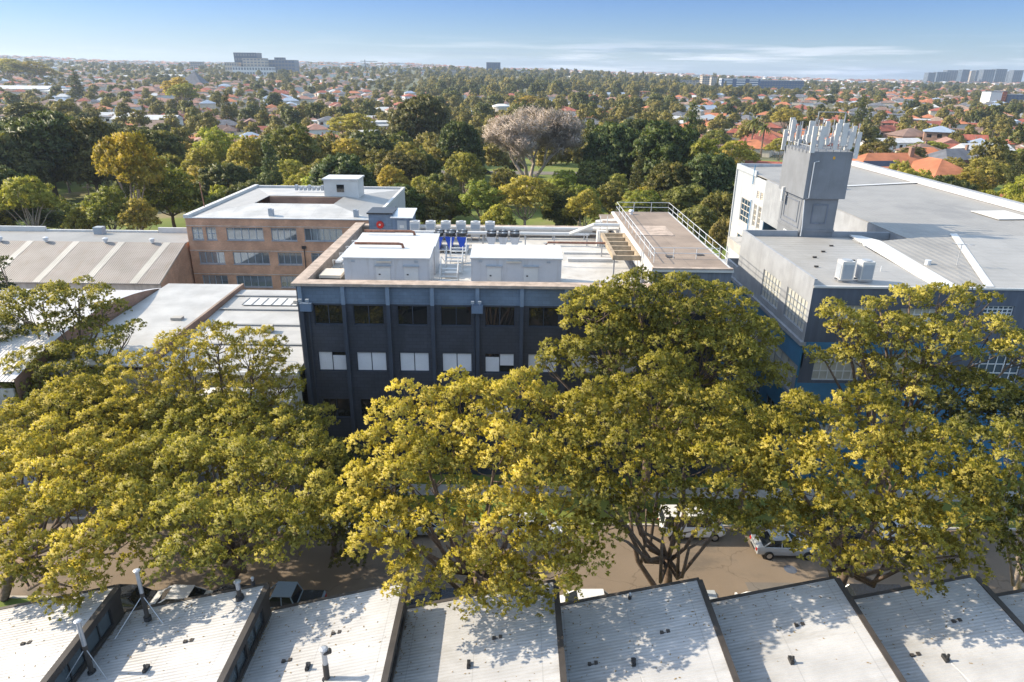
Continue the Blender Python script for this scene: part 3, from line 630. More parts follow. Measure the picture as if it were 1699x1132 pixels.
# ------------------------------------------------------------------ sheds at the left
gw = thing('gabled_warehouse', 'long warehouse with tan ribbed roof and pale diagonal skylight strips', 'warehouse', (-70, 91, 0))
def roofpt(x, t): return (x, 90.4+t*9.2, 5.55+t*3.6)
MB().slab([roofpt(-102, 0), roofpt(-48.5, 0), roofpt(-48.5, 1), roofpt(-102, 1)], .12).build('roof', 'tan_roof', gw)
MB().slab([(-102, 99.602, 9.15), (-48.5, 99.602, 9.15), (-48.5, 107, 8.95), (-102, 107, 8.95)], .12).build('roof', 'grey_roof', gw)
for x in (-52.2, -58.9, -65.6, -72.4, -79.2, -86):
    a, b_ = roofpt(x-.5, 0), roofpt(x+1.0-.5, 0); c, d_ = roofpt(x+1.5, 1), roofpt(x+.5, 1)
    MB().add([(q[0], q[1], q[2]+.03) for q in (a, b_, c, d_)], [(0,1,2,3)]).build('skylight_strip', 'light_strip', gw)
for x in (-53.3, -60.2, -69, -75.8, -83):
    MB().tube([(x, 99.4, 9.1), (x, 99.4, 9.4)], .22, 10).tube([(x, 99.4, 9.4), (x, 99.4, 9.75), (x, 99.4, 9.85)], [.38, .38, .1], 10).build('turbine_vent', 'galv', gw)
MB().box(-102, -48.6, 90.8, 91.1, 0, 5.4).build('front_wall', 'pinkish_wall', gw)
MB().add([(-48.55, 90.8, 0), (-48.55, 107, 0), (-48.55, 107, 8.8), (-48.55, 99.6, 8.98), (-48.55, 90.8, 5.45)], [(0,1,2,3,4)]).build('gable_wall', 'brick', gw)
MB().box(-102, -74, 107, 107.4, 6, 9.7).box(-73.9, -56.2, 107, 107.4, 6, 9.25).box(-56.1, -48.3, 107, 107.4, 6, 9.75).build('rear_parapet', 'white_paint', gw)
MB().box(-65.2, -63.9, 105, 106.2, 8.8, 10.1).build('roof_vent_box', 'frame_grey', gw)
MB().box(-102, -48.6, 90.1, 90.5, 3.0, 3.25).build('box_gutter', 'frame_grey', gw)
lr = thing('lean_to_roof', 'low grey lean-to below the tan-roofed warehouse, partly behind trees', 'shed', (-60, 82, 0))
MB().slab([(-80, 74, 5.3), (-39.5, 74, 5.3), (-46, 90, 2.9), (-80, 90, 2.9)], .12).build('roof', 'pale_roof', lr); MB().box(-80, -47, 74.5, 89.8, 0, 2.7).build('wall', 'concrete', lr)
ls = thing('curved_shed', 'grey ribbed shed with brown brick flank beside the big white roof', 'warehouse', (-55, 60, 0))
cv = []
for k in range(13):
    y = 49+k*2.0; t = (y-49)/24; cv.append((y, 7.5+5.0*math.sin(min(1, .25+t*.9)*math.pi)**.8 if t < 1 else 10.6))
cv = [(y, 12.0-1.6*((y-60)/12)**2) for y in range(48, 74, 2)]
mb = MB(); n = len(cv)
mb.add([(-38.4, y, z_) for y, z_ in cv]+[(-80, y, z_) for y, z_ in cv], [(i, i+1, n+i+1, n+i) for i in range(n-1)]); mb.build('roof', 'shed_roof', ls)
mb = MB(); mb.add([(-38.4, y, z_+.25) for y, z_ in cv]+[(-38.4, y, 0) for y, z_ in cv], [(i, n+i, n+i+1, i+1) for i in range(n-1)]); mb.build('brick_flank', 'brown_brick', ls)
mb = MB(); mb.add([(-38.3, y, z_+.26) for y, z_ in cv]+[(-38.9, y, z_+.26) for y, z_ in cv], [(i, i+1, n+i+1, n+i) for i in range(n-1)]); mb.build('flank_coping', 'cabin', ls)
for x in (-46, -54, -62): mb = MB(); mb.add([(x, y, z_+.03) for y, z_ in cv]+[(x-1, y, z_+.03) for y, z_ in cv], [(i, i+1, n+i+1, n+i) for i in range(n-1)]); mb.build('skylight_strip', 'light_strip', ls)
MB().box(-80, -38.6, 47.9, 48.1, 0, 9.8).build('front_wall', 'concrete', ls)
ws = thing('white_roofed_shed', 'broad white metal roofed shed between the trees and the dark office block', 'warehouse', (-28, 60, 0))
MB().slab([(-38.2, 51.2, 10.5), (-30.0, 51.2, 10.5), (-30.0, 73, 10.9), (-38.2, 73, 10.9)], .15).build('roof', 'white_roof', ws)
MB().slab([(-29.75, 51.2, 10.1), (-17.5, 51.2, 10.1), (-17.5, 72, 10.6), (-29.75, 72, 10.6)], .15).build('roof', 'white_roof', ws)
MB().box(-30.05, -29.8, 51.2, 73, 10.2, 11.0).build('roof_step', 'brown_brick', ws)
mb = MB()
for y, x0 in ((56.5, -29.6), (61.2, -29.6), (65.4, -29.6), (69.6, -29.6)): mb.box(x0, -17.6, y, y+.35, 10.2+.024*(y-51.2), 10.26+.024*(y-51.2))
mb.build('flashing', 'pale_roof', ws)
MB().box(-27.8, -22.2, 66.8, 69.0, 10.56, 10.62).build('skylight', 'white_paint', ws)
mb = MB()
for k in range(6): mb.box(-27.8+k*1.0, -27.72+k*1.0, 66.8, 69, 10.62, 10.68)
mb.build('skylight_bars', 'pale_roof', ws)
for x, y in ((-22.6, 67.2), (-21.2, 68.6), (-32.6, 61.5), (-23.3, 59.5)): MB().box(x, x+1.0, y, y+.7, 10.4, 10.95).build('roof_vent', 'concrete', ws)
MB().box(-38.2, -17.5, 51.5, 51.7, 0, 9.9).build('front_wall', 'ribbed_wall', ws); MB().box(-38.2, -17.5, 71.4, 71.6, 0, 10.3).build('rear_wall', 'ribbed_wall', ws)
MB().box(-29.8, -17.5, 51.0, 51.19, 9.85, 10.1).build('gutter', 'galv', ws)
mb = MB(); rail(mb, [(-29.5, 51.9, 10.15), (-17.7, 51.9, 10.15)], .55, 2.4, .03); mb.build('gutter_rail', 'galv', ws)
MB().box(-24, -21.5, 51.3, 51.497, 6.6, 8.4).build('wall_sign_board', 'white_paint', ws)
for i, (u, v, w_) in enumerate(((372, 652, 2.6), (432, 652, 2.4), (410, 708, 2.2))):
    p = PY(u, v, 48.5-i*.5); t = thing('shade_canopy', ('left', 'right', 'lower')[i]+' white peaked shade canopy glimpsed through the trees', 'canopy', (p.x, p.y, 0), 'white canopies in the yard')
    MB().add([(p.x-w_, p.y-w_*.7, p.z-.5), (p.x+w_, p.y-w_*.7, p.z-.5), (p.x+w_, p.y+w_*.7, p.z-.5), (p.x-w_, p.y+w_*.7, p.z-.5), (p.x, p.y, p.z+.5)], [(0,1,4), (1,2,4), (2,3,4), (3,0,4)]).build('canopy', 'white_paint', t)
    for sx in (-1, 1):
        for sy in (-1, 1): MB().tube([(p.x+sx*w_*.97, p.y+sy*w_*.67, 0), (p.x+sx*w_*.97, p.y+sy*w_*.67, p.z-.48)], .05, 5).build('post', 'galv', t)

# ------------------------------------------------------------------ grey and blue complex at the right
rc = thing('grey_complex', 'grey and blue factory complex with a vast pale metal roof', 'factory', (42, 52, 0))
XL, YF, RT = 23.72, 52.0, 17.55
lw = [(58.4, 62.9, 13.5, 16.1), (52.5, 56.9, 13.6, 16.2), (53.0, 60.5, 8.0, 10.6), (62, 69, 8.0, 10.6), (53.0, 57.6, 2.8, 5.6), (59.5, 64, 2.8, 5.6)]
fw = [(24.9, 28.8, 9.55, 11.95), (30.4, 34.4, 9.55, 11.95), (37.9, 41.9, 9.55, 11.95), (44, 48, 9.55, 11.95), (25.7, 29.0, 14.5, 16.1), (37.6, 40.0, 15.3, 16.2), (41.2, 43.5, 13.4, 15.2), (31, 34.6, 14.3, 15.9), (26, 29, 3, 5.4), (32, 36, 3, 5.4)]
MB().wall('x', XL, YF, 70.3, 12.95, RT+.6, [h for h in lw if h[2] > 12], -1, .15).build('upper_wall', 'grey_render', rc)
MB().box(XL-.25, XL+.2, YF-.05, 74.5, 12.6, 12.947).build('ledge', 'grey_render', rc)
MB().box(XL-.02, XL+.2, YF, 74.5, 10.7, 12.597).build('blue_band', 'teal_band', rc)
MB().wall('x', XL, YF, 74.5, 7.7, 10.697, [h for h in lw if 7 < h[2] < 12], -1, .15).build('middle_wall', 'grey_render', rc)
MB().box(XL-.03, XL+.2, YF, 74.5, 5.75, 7.697).build('teal_band', 'teal_deep', rc)
MB().wall('x', XL, YF, 74.5, 0, 5.747, [h for h in lw if h[2] < 5], -1, .15).build('lower_wall', 'teal_deep', rc)
for h in lw: window(rc, 'x', XL, *h, -1, 6 if h[2] > 12 else 5, 4 if h[2] > 12 else 3, 'frame_grey', 'window_panel' if h[2] > 6 else 'dark_glass', .13, .07)
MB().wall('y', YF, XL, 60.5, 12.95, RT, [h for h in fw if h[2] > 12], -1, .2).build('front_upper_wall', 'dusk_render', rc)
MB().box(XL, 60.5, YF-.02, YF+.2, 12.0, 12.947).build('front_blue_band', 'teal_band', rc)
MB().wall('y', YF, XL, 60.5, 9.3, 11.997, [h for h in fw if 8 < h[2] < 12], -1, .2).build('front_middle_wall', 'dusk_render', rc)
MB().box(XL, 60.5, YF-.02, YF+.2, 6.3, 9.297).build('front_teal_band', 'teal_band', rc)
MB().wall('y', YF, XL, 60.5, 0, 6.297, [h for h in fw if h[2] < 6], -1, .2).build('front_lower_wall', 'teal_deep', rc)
for h in fw: window(rc, 'y', YF, *h, -1, 6, 3, 'frame_white', 'window_panel' if h[0] < 36 else 'blue_glass', .17, .07)
MB().tube([(XL-.1, YF-.15, 0), (XL-.1, YF-.15, 12.4)], .08, 6).tube([(XL-.12, 71.5, 0), (XL-.12, 71.5, 12.9)], .07, 6).build('downpipe', 'teal_deep', rc)
MB().tube([(XL-.15, 67, 0), (XL-.15, 67, 12.4)], .06, 6).build('downpipe', 'blue_wall', rc)
# front roof and its parapets
MB().slab([(XL+.25, YF+.1, RT+.02), (33.6, YF+.1, RT+.02), (34.6, 69.8, RT+.12), (XL+.25, 69.8, RT+.12)], .15).build('front_roof', 'pale_roof', rc)
MB().box(XL, XL+.22, YF+.0, 70.3, RT+.6, RT+.7).box(XL+.22, 29.4, 70.1, 70.3, RT-.4, RT+.7).build('parapet_cap', 'grey_render', rc)
MB().box(XL+.0, 60.5, YF-.12, YF+.09, RT+.003, RT+.16).build('front_gutter', 'white_metal', rc)
MB().box(XL+.02, 24.0, 70.31, 74.5, 12.95, 14.2).box(XL+.05, 28, 74.3, 74.5, 12.95, 14.2).box(XL-.05, 28, 74.5, 79, 0, 12.9).build('low_parapet', 'grey_render', rc)
MB().box(24.4, 28.8, 70.31, 70.35, 13.0, 16.5).box(24.2, 24.5, 71, 71.4, 14.2, 17).build('doorway', 'dark_metal', rc)
MB().slab([(33.62, YF+.1, RT+.1), (34.5, YF+.1, RT+.1), (35.6, 69.4, RT+.42), (34.62, 69.8, RT+.42)], .14).build('valley_flashing', 'white_metal', rc)
MB().slab([(34.52, YF+.1, RT+.1), (35.4, YF+.1, RT+.1), (36.3, 66.9, RT+.5), (35.6, 69.4, RT+.42)], .2).build('valley_gutter', 'white_metal', rc)
P1, P2 = (43.3, 66.9, RT+1.2), (37.6, YF+.1, RT+.18)
MB().slab([(35.42, YF+.1, RT+.08), P2, P1, (36.32, 66.9, RT+.45)], .12).build('hip_roof', 'grey_roof', rc)
MB().slab([P2, (60.3, YF+.1, RT+.1), (60.3, 66.9, RT+.9), P1], .12).build('hip_roof', 'pale_roof', rc)
mb = MB(); mb.slab([(P2[0]-.3, P2[1], P2[2]+.06), (P2[0]+.4, P2[1], P2[2]+.06), (P1[0]+.4, P1[1], P1[2]+.08), (P1[0]-.3, P1[1], P1[2]+.08)], .04); mb.build('hip_cap', 'white_metal', rc)
B1 = [(38.9, 67.2, RT+.62), (60.0, 67.2, RT+1.0), (60.0, 123.6, RT+1.0), (39.3, 123.6, RT+.3)]
MB().slab([(39.0, 67.0, RT+.7), (59.2, 67.0, RT+1.1), (59.2, 123.4, RT+1.1), (39.6, 123.4, RT+.62)], .12).build('great_roof', 'grey_roof', rc)
MB().box(39.0, 39.3, 67.0, 107.8, 12, RT+.6).build('great_wall', 'grey_render', rc)
wz = window(rc, 'x', 38.99, 71.0, 75.5, 14.1, 15.7, -1, 6, 2, 'frame_white', 'dark_glass', .0, .08); window(rc, 'x', 38.99, 77.0, 79.5, 14.1, 15.3, -1, 3, 2, 'frame_white', 'dark_glass', .0, .08)
MB().box(28.5, 39.0, 69.85, 90, 12, 13.2).build('low_roof', 'concrete', rc)
MB().box(59.2, 60.3, 67.0, 124, 0, RT+1.9).build('right_parapet', 'grey_render', rc); MB().box(59.1, 59.22, 67, 123.8, RT+1.15, RT+1.92).build('parapet_lining', 'cabin', rc)
MB().box(60.0, 60.5, YF+.21, 66.9, 0, RT+.3).build('right_wall', 'grey_render', rc)
mb = MB(); mb.slab([(39.6, 99.0, RT+.75), (39.6, 98.2, RT+.75), (59.1, 102.2, RT+1.26), (59.1, 103.0, RT+1.26)][::-1], .05); mb.build('ridge_cap', 'white_metal', rc)
MB().slab([(53.5, 75.5, RT+1.12), (57.5, 75.5, RT+1.2), (57.5, 80.5, RT+1.2), (53.5, 80.5, RT+1.12)], .05).build('skylight', 'white_paint', rc)
# rear wing with windows
ww = [(109.5, 110.9, 10.0, 13.6), (111.7, 113.1, 10.0, 13.6), (115.2, 119.8, 9.6, 13.6), (109.6, 110.9, 14.6, 15.8), (111.4, 112.6, 14.6, 15.8), (110, 113.5, 4.2, 7.4), (115.2, 119.8, 4.2, 7.4)]
MB().wall('x', 39.5, 108, 123.6, 8.6, RT+.3, [h for h in ww if h[2] > 8.6], -1, .2).build('wing_wall', 'white_wall', rc)
MB().wall('x', 39.5, 108, 123.6, 0, 8.597, [h for h in ww if h[2] < 8], -1, .2).build('wing_lower_wall', 'white_paint', rc)
for h in ww: window(rc, 'x', 39.5, *h, -1, 3, 4, 'house_cream', 'blue_glass', .15, .12)
MB().box(39.52, 45, 107.8, 108, 0, RT-.6).build('wing_end_wall', 'blue_wall', rc)
MB().box(39.3, 60.3, 123.6, 124, 0, RT+1.2).box(39.3, 39.6, 113.5, 123.6, RT+.3, RT+1.2).build('wing_parapet', 'white_wall', rc)
mb = MB(); rail(mb, [(39.7, 113.4, RT-.2), (39.7, 108.1, RT-.6), (44, 108.1, RT-.6)], 1.0, 1.2, .03); mb.build('wing_railing', 'steel', rc)
MB().tube([(39.3, 114.3, 5), (39.3, 114.3, 14)], .08, 6).tube([(39.3, 114.6, RT-1), (39.3, 114.6, RT+2.0)], .08, 6).build('wing_downpipe', 'teal_band', rc)
# lift tower
tx0, tx1, ty0, ty1 = 29.5, 32.9, 70.0, 76.2
MB().box(tx0, tx1, ty0, ty1, 12, 21.6).build('tower_shaft', 'tower_grey', rc)
MB().box(tx0-.35, tx1+.45, ty0-.35, ty1+.35, 21.603, 26.2).build('tower_head', 'tower_grey', rc)
def frame_y(mb, a0, a1, z0, z1, y, w_=.12, d_=.06):
    mb.box(a0, a1, y-d_, y, z0, z0+w_).box(a0, a1, y-d_, y, z1-w_, z1).box(a0, a0+w_, y-d_, y, z0+w_, z1-w_).box(a1-w_, a1, y-d_, y, z0+w_, z1-w_)
def frame_x(mb, a0, a1, z0, z1, x, w_=.12, d_=.06):
    mb.box(x-d_, x, a0, a1, z0, z0+w_).box(x-d_, x, a0, a1, z1-w_, z1).box(x-d_, x, a0, a0+w_, z0+w_, z1-w_).box(x-d_, x, a1-w_, a1, z0+w_, z1-w_)
mb = MB(); frame_y(mb, 30.4, 32.0, 19.0, 21.0, ty0-.003); frame_x(mb, 71.2, 75.0, 18.9, 21.1, tx0-.003); frame_x(mb, 70.6, 75.6, 18.4, 21.4, tx0-.003, .1, .05); mb.build('tower_panel_moulding', 'annex_wall', rc)
MB().box(tx0-.08, tx1+.08, ty0-.08, ty0-.001, 18.2, 18.4).box(tx0-.08, tx0-.001, ty0, ty1, 18.0, 18.15).build('tower_string_course', 'tower_grey', rc)
window(rc, 'x', tx0-.14, 72.2, 73.8, 16.2, 17.7, -1, 2, 2, 'frame_white', 'dark_glass', .0, .09)
MB().tube([(tx0+.1, ty0-.12, RT+.2), (tx0+.1, ty0-.12, 18.8), (tx0-.1, ty0-.12, 21.5), (tx0+.15, ty0-.45, 21.7), (tx0+.15, ty0-.45, 25.2), (tx0+.6, ty0-.45, 25.3)], .055, 6).build('tower_pipe', 'galv', rc)
MB().box(tx0+1.95, tx0+2.15, ty0-.375, ty0-.352, 25.5, 25.75).build('warning_plate', 'sign_yellow', rc)
MB().box(29.2, 29.45, 75, 75.8, 21.9, 23.6).box(28.9, 29.14, 74.6, 75.0, 20.5, 22).build('cable_box', 'white_paint', rc)
MB().box(29.3, 38.9, 70.2, 70.5, RT-.1, RT+.6).build('rear_parapet', 'grey_render', rc)
mb = MB()
for x in (36.2, 37.0, 37.8): mb.tube([(x, 72.5, 13.2), (x, 72.5, 15.8), (x+.1, 73.6, 16.3), (x, 74.7, 15.8), (x, 74.7, 13.2)], .04, 5)
mb.tube([(36.2, 72.5, 15.4), (37.8, 72.5, 15.4)], .04, 5); mb.build('ladder_hoop', 'dark_metal', rc)
MB().tube([(44.6, 98.5, RT+.7), (44.6, 98.5, RT+1.5)], .06, 6).tube([(44.6, 98.3, RT+1.9), (44.8, 98.2, RT+1.9)], [.75, .7], 14).build('satellite_dish', 'pinkish_wall', rc)
MB().tube([(38.2, 57.5, RT+.5), (38.2, 57.5, RT+2.4)], .035, 5).tube([(37.3, 57.5, RT+2.4), (39.3, 57.5, RT+2.3)], .03, 5).tube([(37.7, 57.2, RT+2.4), (37.7, 57.8, RT+2.4)], .02, 4).tube([(38.7, 57.1, RT+2.35), (38.7, 57.9, RT+2.35)], .02, 4).build('television_aerial', 'steel', rc)
MB().tube([(36.3, 58.5, RT+.2), (36.3, 58.5, RT+.7)], .25, 10).tube([(31.5, 57, RT), (31.5, 57, RT+.5)], .04, 5).build('roof_vent', 'galv', rc)
mb = MB()
for x, y in ((27.4, 61.2), (29.1, 63.4), (30.4, 60.1), (26.2, 57.9), (30.9, 65.8), (47.5, 60)): mb.box(x, x+.35, y, y+.15, RT+.1, RT+.22+.0)
mb.build('roof_fixing', 'dark_trim', rc)
for i, x in enumerate((26.4, 28.0)):
    t = thing('condenser_unit', ('left' if i == 0 else 'right')+' tall white condenser of the pair on the grey factory roof edge', 'air conditioner', (x, 53.4, RT), 'pair of condensers on the factory roof')
    MB().box(x, x+1.0, 53.4, 54.4, RT+.25, RT+1.75).build('casing', 'white_paint', t)
    MB().box(x+.08, x+.92, 53.36, 53.397, RT+.35, RT+1.5).build('grille', 'frame_grey', t); MB().box(x-.037, x-.003, 53.5, 54.3, RT+.35, RT+1.5).build('side_grille', 'frame_grey', t)
    MB().tube([(x+.5, 53.9, RT+1.753), (x+.5, 53.9, RT+1.83)], .38, 14).build('fan_ring', 'frame_grey', t)
    MB().box(x-.1, x+1.1, 53.5, 53.6, RT+.1, RT+.247).box(x-.1, x+1.1, 54.2, 54.3, RT+.1, RT+.247).build('foot', 'steel', t)
# antennas
ar = thing('antenna_array', 'crowd of white panel antennas on steel poles atop the grey lift tower', 'antennas', (31.2, 73, 26.2))
rng = random.Random(4)
ring = []
for k in range(7): ring.append((tx0-.3+k*.72, ty0-.3, (0, -1)))
for k in range(7): ring.append((tx0-.45, ty0+.6+k*.95, (-1, 0)))
for k in range(6): ring.append((tx1+.45, ty0+.6+k*1.1, (1, 0)))
for k in range(5): ring.append((tx0+.1+k*.8, ty1+.2, (0, 1)))
for k in range(4): ring.append((tx0+.6+k*.8, ty0+3, (0, -1)))
mb = MB()
for i, (x, y, d) in enumerate(ring):
    h = rng.choice((1.9, 2.3, 2.6, 2.7)); MB().tube([(x, y, 26.0), (x, y, 26.3+h)], .05, 6).build('pole', 'steel', ar)
    if rng.random() < .68:
        L_ = rng.choice((1.6, 2.1, 2.5)); w_ = rng.uniform(.36, .52); cx, cy = x+d[0]*.16, y+d[1]*.2; zt = 26.3+h-rng.choice((0, 0, .4, .8))
        tl = rng.uniform(-.05, .05)
        MB().add([(cx-w_/2, cy-.1, zt-L_), (cx+w_/2, cy-.1, zt-L_), (cx+w_/2, cy+.1, zt-L_), (cx-w_/2, cy+.1, zt-L_), (cx-w_/2+tl, cy-.1, zt), (cx+w_/2+tl, cy-.1, zt), (cx+w_/2+tl, cy+.1, zt), (cx-w_/2+tl, cy+.1, zt)],
                 [(0,3,2,1), (4,5,6,7), (0,1,5,4), (1,2,6,5), (2,3,7,6), (3,0,4,7)]).build('panel_antenna', 'white_paint', ar)
    if rng.random() < .7:
        z_ = 26.5+rng.random()*1.2; MB().box(x-.16, x+.16, y-.14, y+.14, z_, z_+rng.choice((.4, .6))).build('radio_unit', rng.choice(('white_paint', 'cabin', 'frame_grey')), ar)
mb.tube([(tx0-.4, ty0-.2, 26.7), (tx1+.5, ty0-.2, 26.7), (tx1+.5, ty1+.2, 26.7), (tx0-.4, ty1+.2, 26.7), (tx0-.4, ty0-.2, 26.7)], .05, 5)
mb.tube([(tx0-.4, ty0-.2, 27.7), (tx1+.5, ty0-.2, 27.7)], .04, 5); mb.tube([(tx0+.8, ty0+2, 26.2), (tx0+.8, ty0+2, 29.8), (tx1+.1, ty0+2, 29.8), (tx1+.1, ty0+2, 26.2)], .07, 6)
mb.tube([(tx0-.4, ty1+.2, 27.7), (tx1+.5, ty1+.2, 27.7)], .04, 5); mb.build('mounting_frame', 'steel', ar)

# ------------------------------------------------------------------ townhouses in the foreground
XH = [-34.6, -27.3, -19.85, -12.35, -5.38, 2.25, 9.6, 16.66, 23.85, 31.2, 38.5]
tl = ['leftmost', 'second from the left', 'with a guyed flue, near the left', 'with two flues, fourth from left', 'with a dark bent flue at the bottom edge', 'directly left of the central valley gutter', 'below the leaning twin-stemmed street tree', 'right of centre with a sunlit lower corner', 'far right with a sunlit half', 'at the bottom right corner']
for i in range(1, len(XH)):
    xa, xb = XH[i-1], XH[i]; yf = 28+.02*xb; zl = 7.05+.012*xb; zh = zl+1.85
    if xb < -22 and i < 2: continue
    yb = 13.0
    t = thing('terrace_house', 'grey ribbed skillion roofed terrace house '+tl[i-1], 'terrace house', ((xa+xb)/2, yf, 0), 'sawtooth terrace houses along the street')
    MB().slab([(xa+.12, yb, zl), (xb-.02, yb, zh), (xb-.02, yf, zh), (xa+.12, yf, zl)], .1).build('roof', 'town_roof', t)
    MB().slab([(xa+.02, yf+.002, zl+.02), (xa+.02, yf+.2, zl+.02), (xb+.12, yf+.2, zh+.04), (xb+.12, yf+.002, zh+.04)][::-1], .34).build('fascia', 'dark_trim', t)
    MB().box(xb-.018, xb+.26, yb, yf, zh-.32, zh+.07).build('ridge_capping', 'dark_trim', t)
    zn = zl+.1
    hw = [(yf-.9-k*2.3-2.1, yf-.9-k*2.3, zn+.22, zh-.5) for k in range(6)]
    MB().wall('x', xb+.12, yb, yf, zn-.3, zh-.33, hw, 1, .12).build('clerestory_wall', 'dark_trim', t)
    for h in hw: window(t, 'x', xb+.12, *h, 1, 2, 1, 'dark_metal', 'clerestory', .1, .06)
    MB().box(xa+.05, xb+.1, yf-.9, yf-.7, 0, zl-.13).box(xb-.2, xb-.02, yb, yf-.95, 0, zh-.75).build('front_wall', 'pinkish_wall', t)
    MB().box(xb+.14, xb+.42, yb, yf-.05, zl+.0-.02, zl+.1).build('valley_gutter', 'dark_metal', t)
    def on(x): return zl+(x-xa)/(xb-xa)*(zh-zl)
    rr = random.Random(i)
    mb = MB()
    for _ in range(170):
        e_ = rr.random()**3; x = xa+.2+(xb-xa-.4)*(e_ if rr.random() < .7 else rr.random()); y = yf-.1-abs(rr.gauss(0, 3.2)); zz = on(x)+.012; a_ = rr.random()*6.28; r_ = rr.uniform(.03, .075); c_, s_ = math.cos(a_)*r_, math.sin(a_)*r_; k_ = (zh-zl)/(xb-xa)
        mb.add([(x+dx, y+dy, zz+dx*k_) for dx, dy in ((c_, s_), (-s_*.5, c_*.5), (-c_, -s_), (s_*.5, -c_*.5))], [(0,1,2,3)])
    tag(mb.build('leaf_litter', 'litter', t), None, None, None, 'stuff')
    mb = MB()
    for q in ((.25, 3.5), (.62, 2.2))[i % 2:]:
        x = xa+(xb-xa)*(q[0]+rr.uniform(-.06, .06)); y = yf-q[1]-rr.random(); zz = on(x)
        MB().box(x, x+.46, y, y+.04, zz+.02, zz+.06).box(x, x+.16, y-.05, y+.1, zz, zz+.1).box(x+.3, x+.46, y-.03, y+.15, zz+.04, zz+.14).build('roof_anchor', 'dark_trim', t)
    x = xa+(xb-xa)*.46; y = yf-4.6; zz = on(x); MB().box(x, x+.16, y, y+.4, zz-.05, zz+.16).tube([(x+.1, y+.1, zz), (x+.1, y+.1, zz+.4)], .06, 8).build('roof_outlet', 'dark_metal', t)
    if rr.random() < .6: MB().tube([(x+.2, y, zz+.03), (x+.9, y-4, zz+.2)], .015, 4).build('safety_cable', 'steel', t)
def flue(u, v, ut, vt, z_, label, stays=True, r=.11, bent=False):
    p = PZ(u, v, z_); q = PY(ut, vt, p.y); t = thing('roof_flue', label, 'flue', tuple(p), 'flues on the terrace roofs')
    h = q.z-z_; MB().tube([p, (p.x, p.y, z_+h*.55)], r, 10).build('lower_pipe', 'dark_trim', t)
    MB().tube([(p.x, p.y, z_+h*.55+.003), (p.x, p.y, z_+h)], r*.9, 10).build('upper_pipe', 'steel', t)
    MB().tube([(p.x, p.y, z_+h+.002), (p.x, p.y, z_+h+.06), (p.x, p.y, z_+h+.1)], [r*1.5, r*1.5, r*.8], 10).build('cap', 'steel', t)
    MB().tube([(p.x, p.y, z_-.1), (p.x, p.y, z_+.12)], r*1.7, 10).build('base_flashing', 'dark_metal', t)
    if bent: MB().tube([(p.x, p.y, z_+h*.9), (p.x+.28, p.y, z_+h*.97)], r, 8).build('side_outlet', 'dark_trim', t)
    if stays:
        mb = MB()
        for dx, dy in ((-1.0, -1.2), (1.1, -.6)): mb.tube([(p.x, p.y, z_+h*.5), (p.x+dx, p.y+dy, z_+.05+dx*.2)], .022, 4)
        mb.build('stay', 'steel', t)
flue(245, 1026, 228, 948, 7.6, 'tall slim flue with guy stays near the roof front edge, top left'); flue(153, 1117, 131, 1032, 7.0, 'tall rusty flue with two stays on the valley gutter at lower left')
flue(398, 992, 393, 966, 8.6, 'short steel flue close to the roof ridge corner', False, .12); flue(543, 1130, 540, 1078, 8.0, 'dark bent-top flue at the bottom edge left of centre', False, .13, True)
flue(420, 968, 418, 960, 8.9, 'tiny white vent pipe at the ridge tip of the fourth roof', False, .06); flue(1045, 992, 1045, 986, 8.2, 'tiny white vent pipe on the eave below the leaning street tree', False, .05)

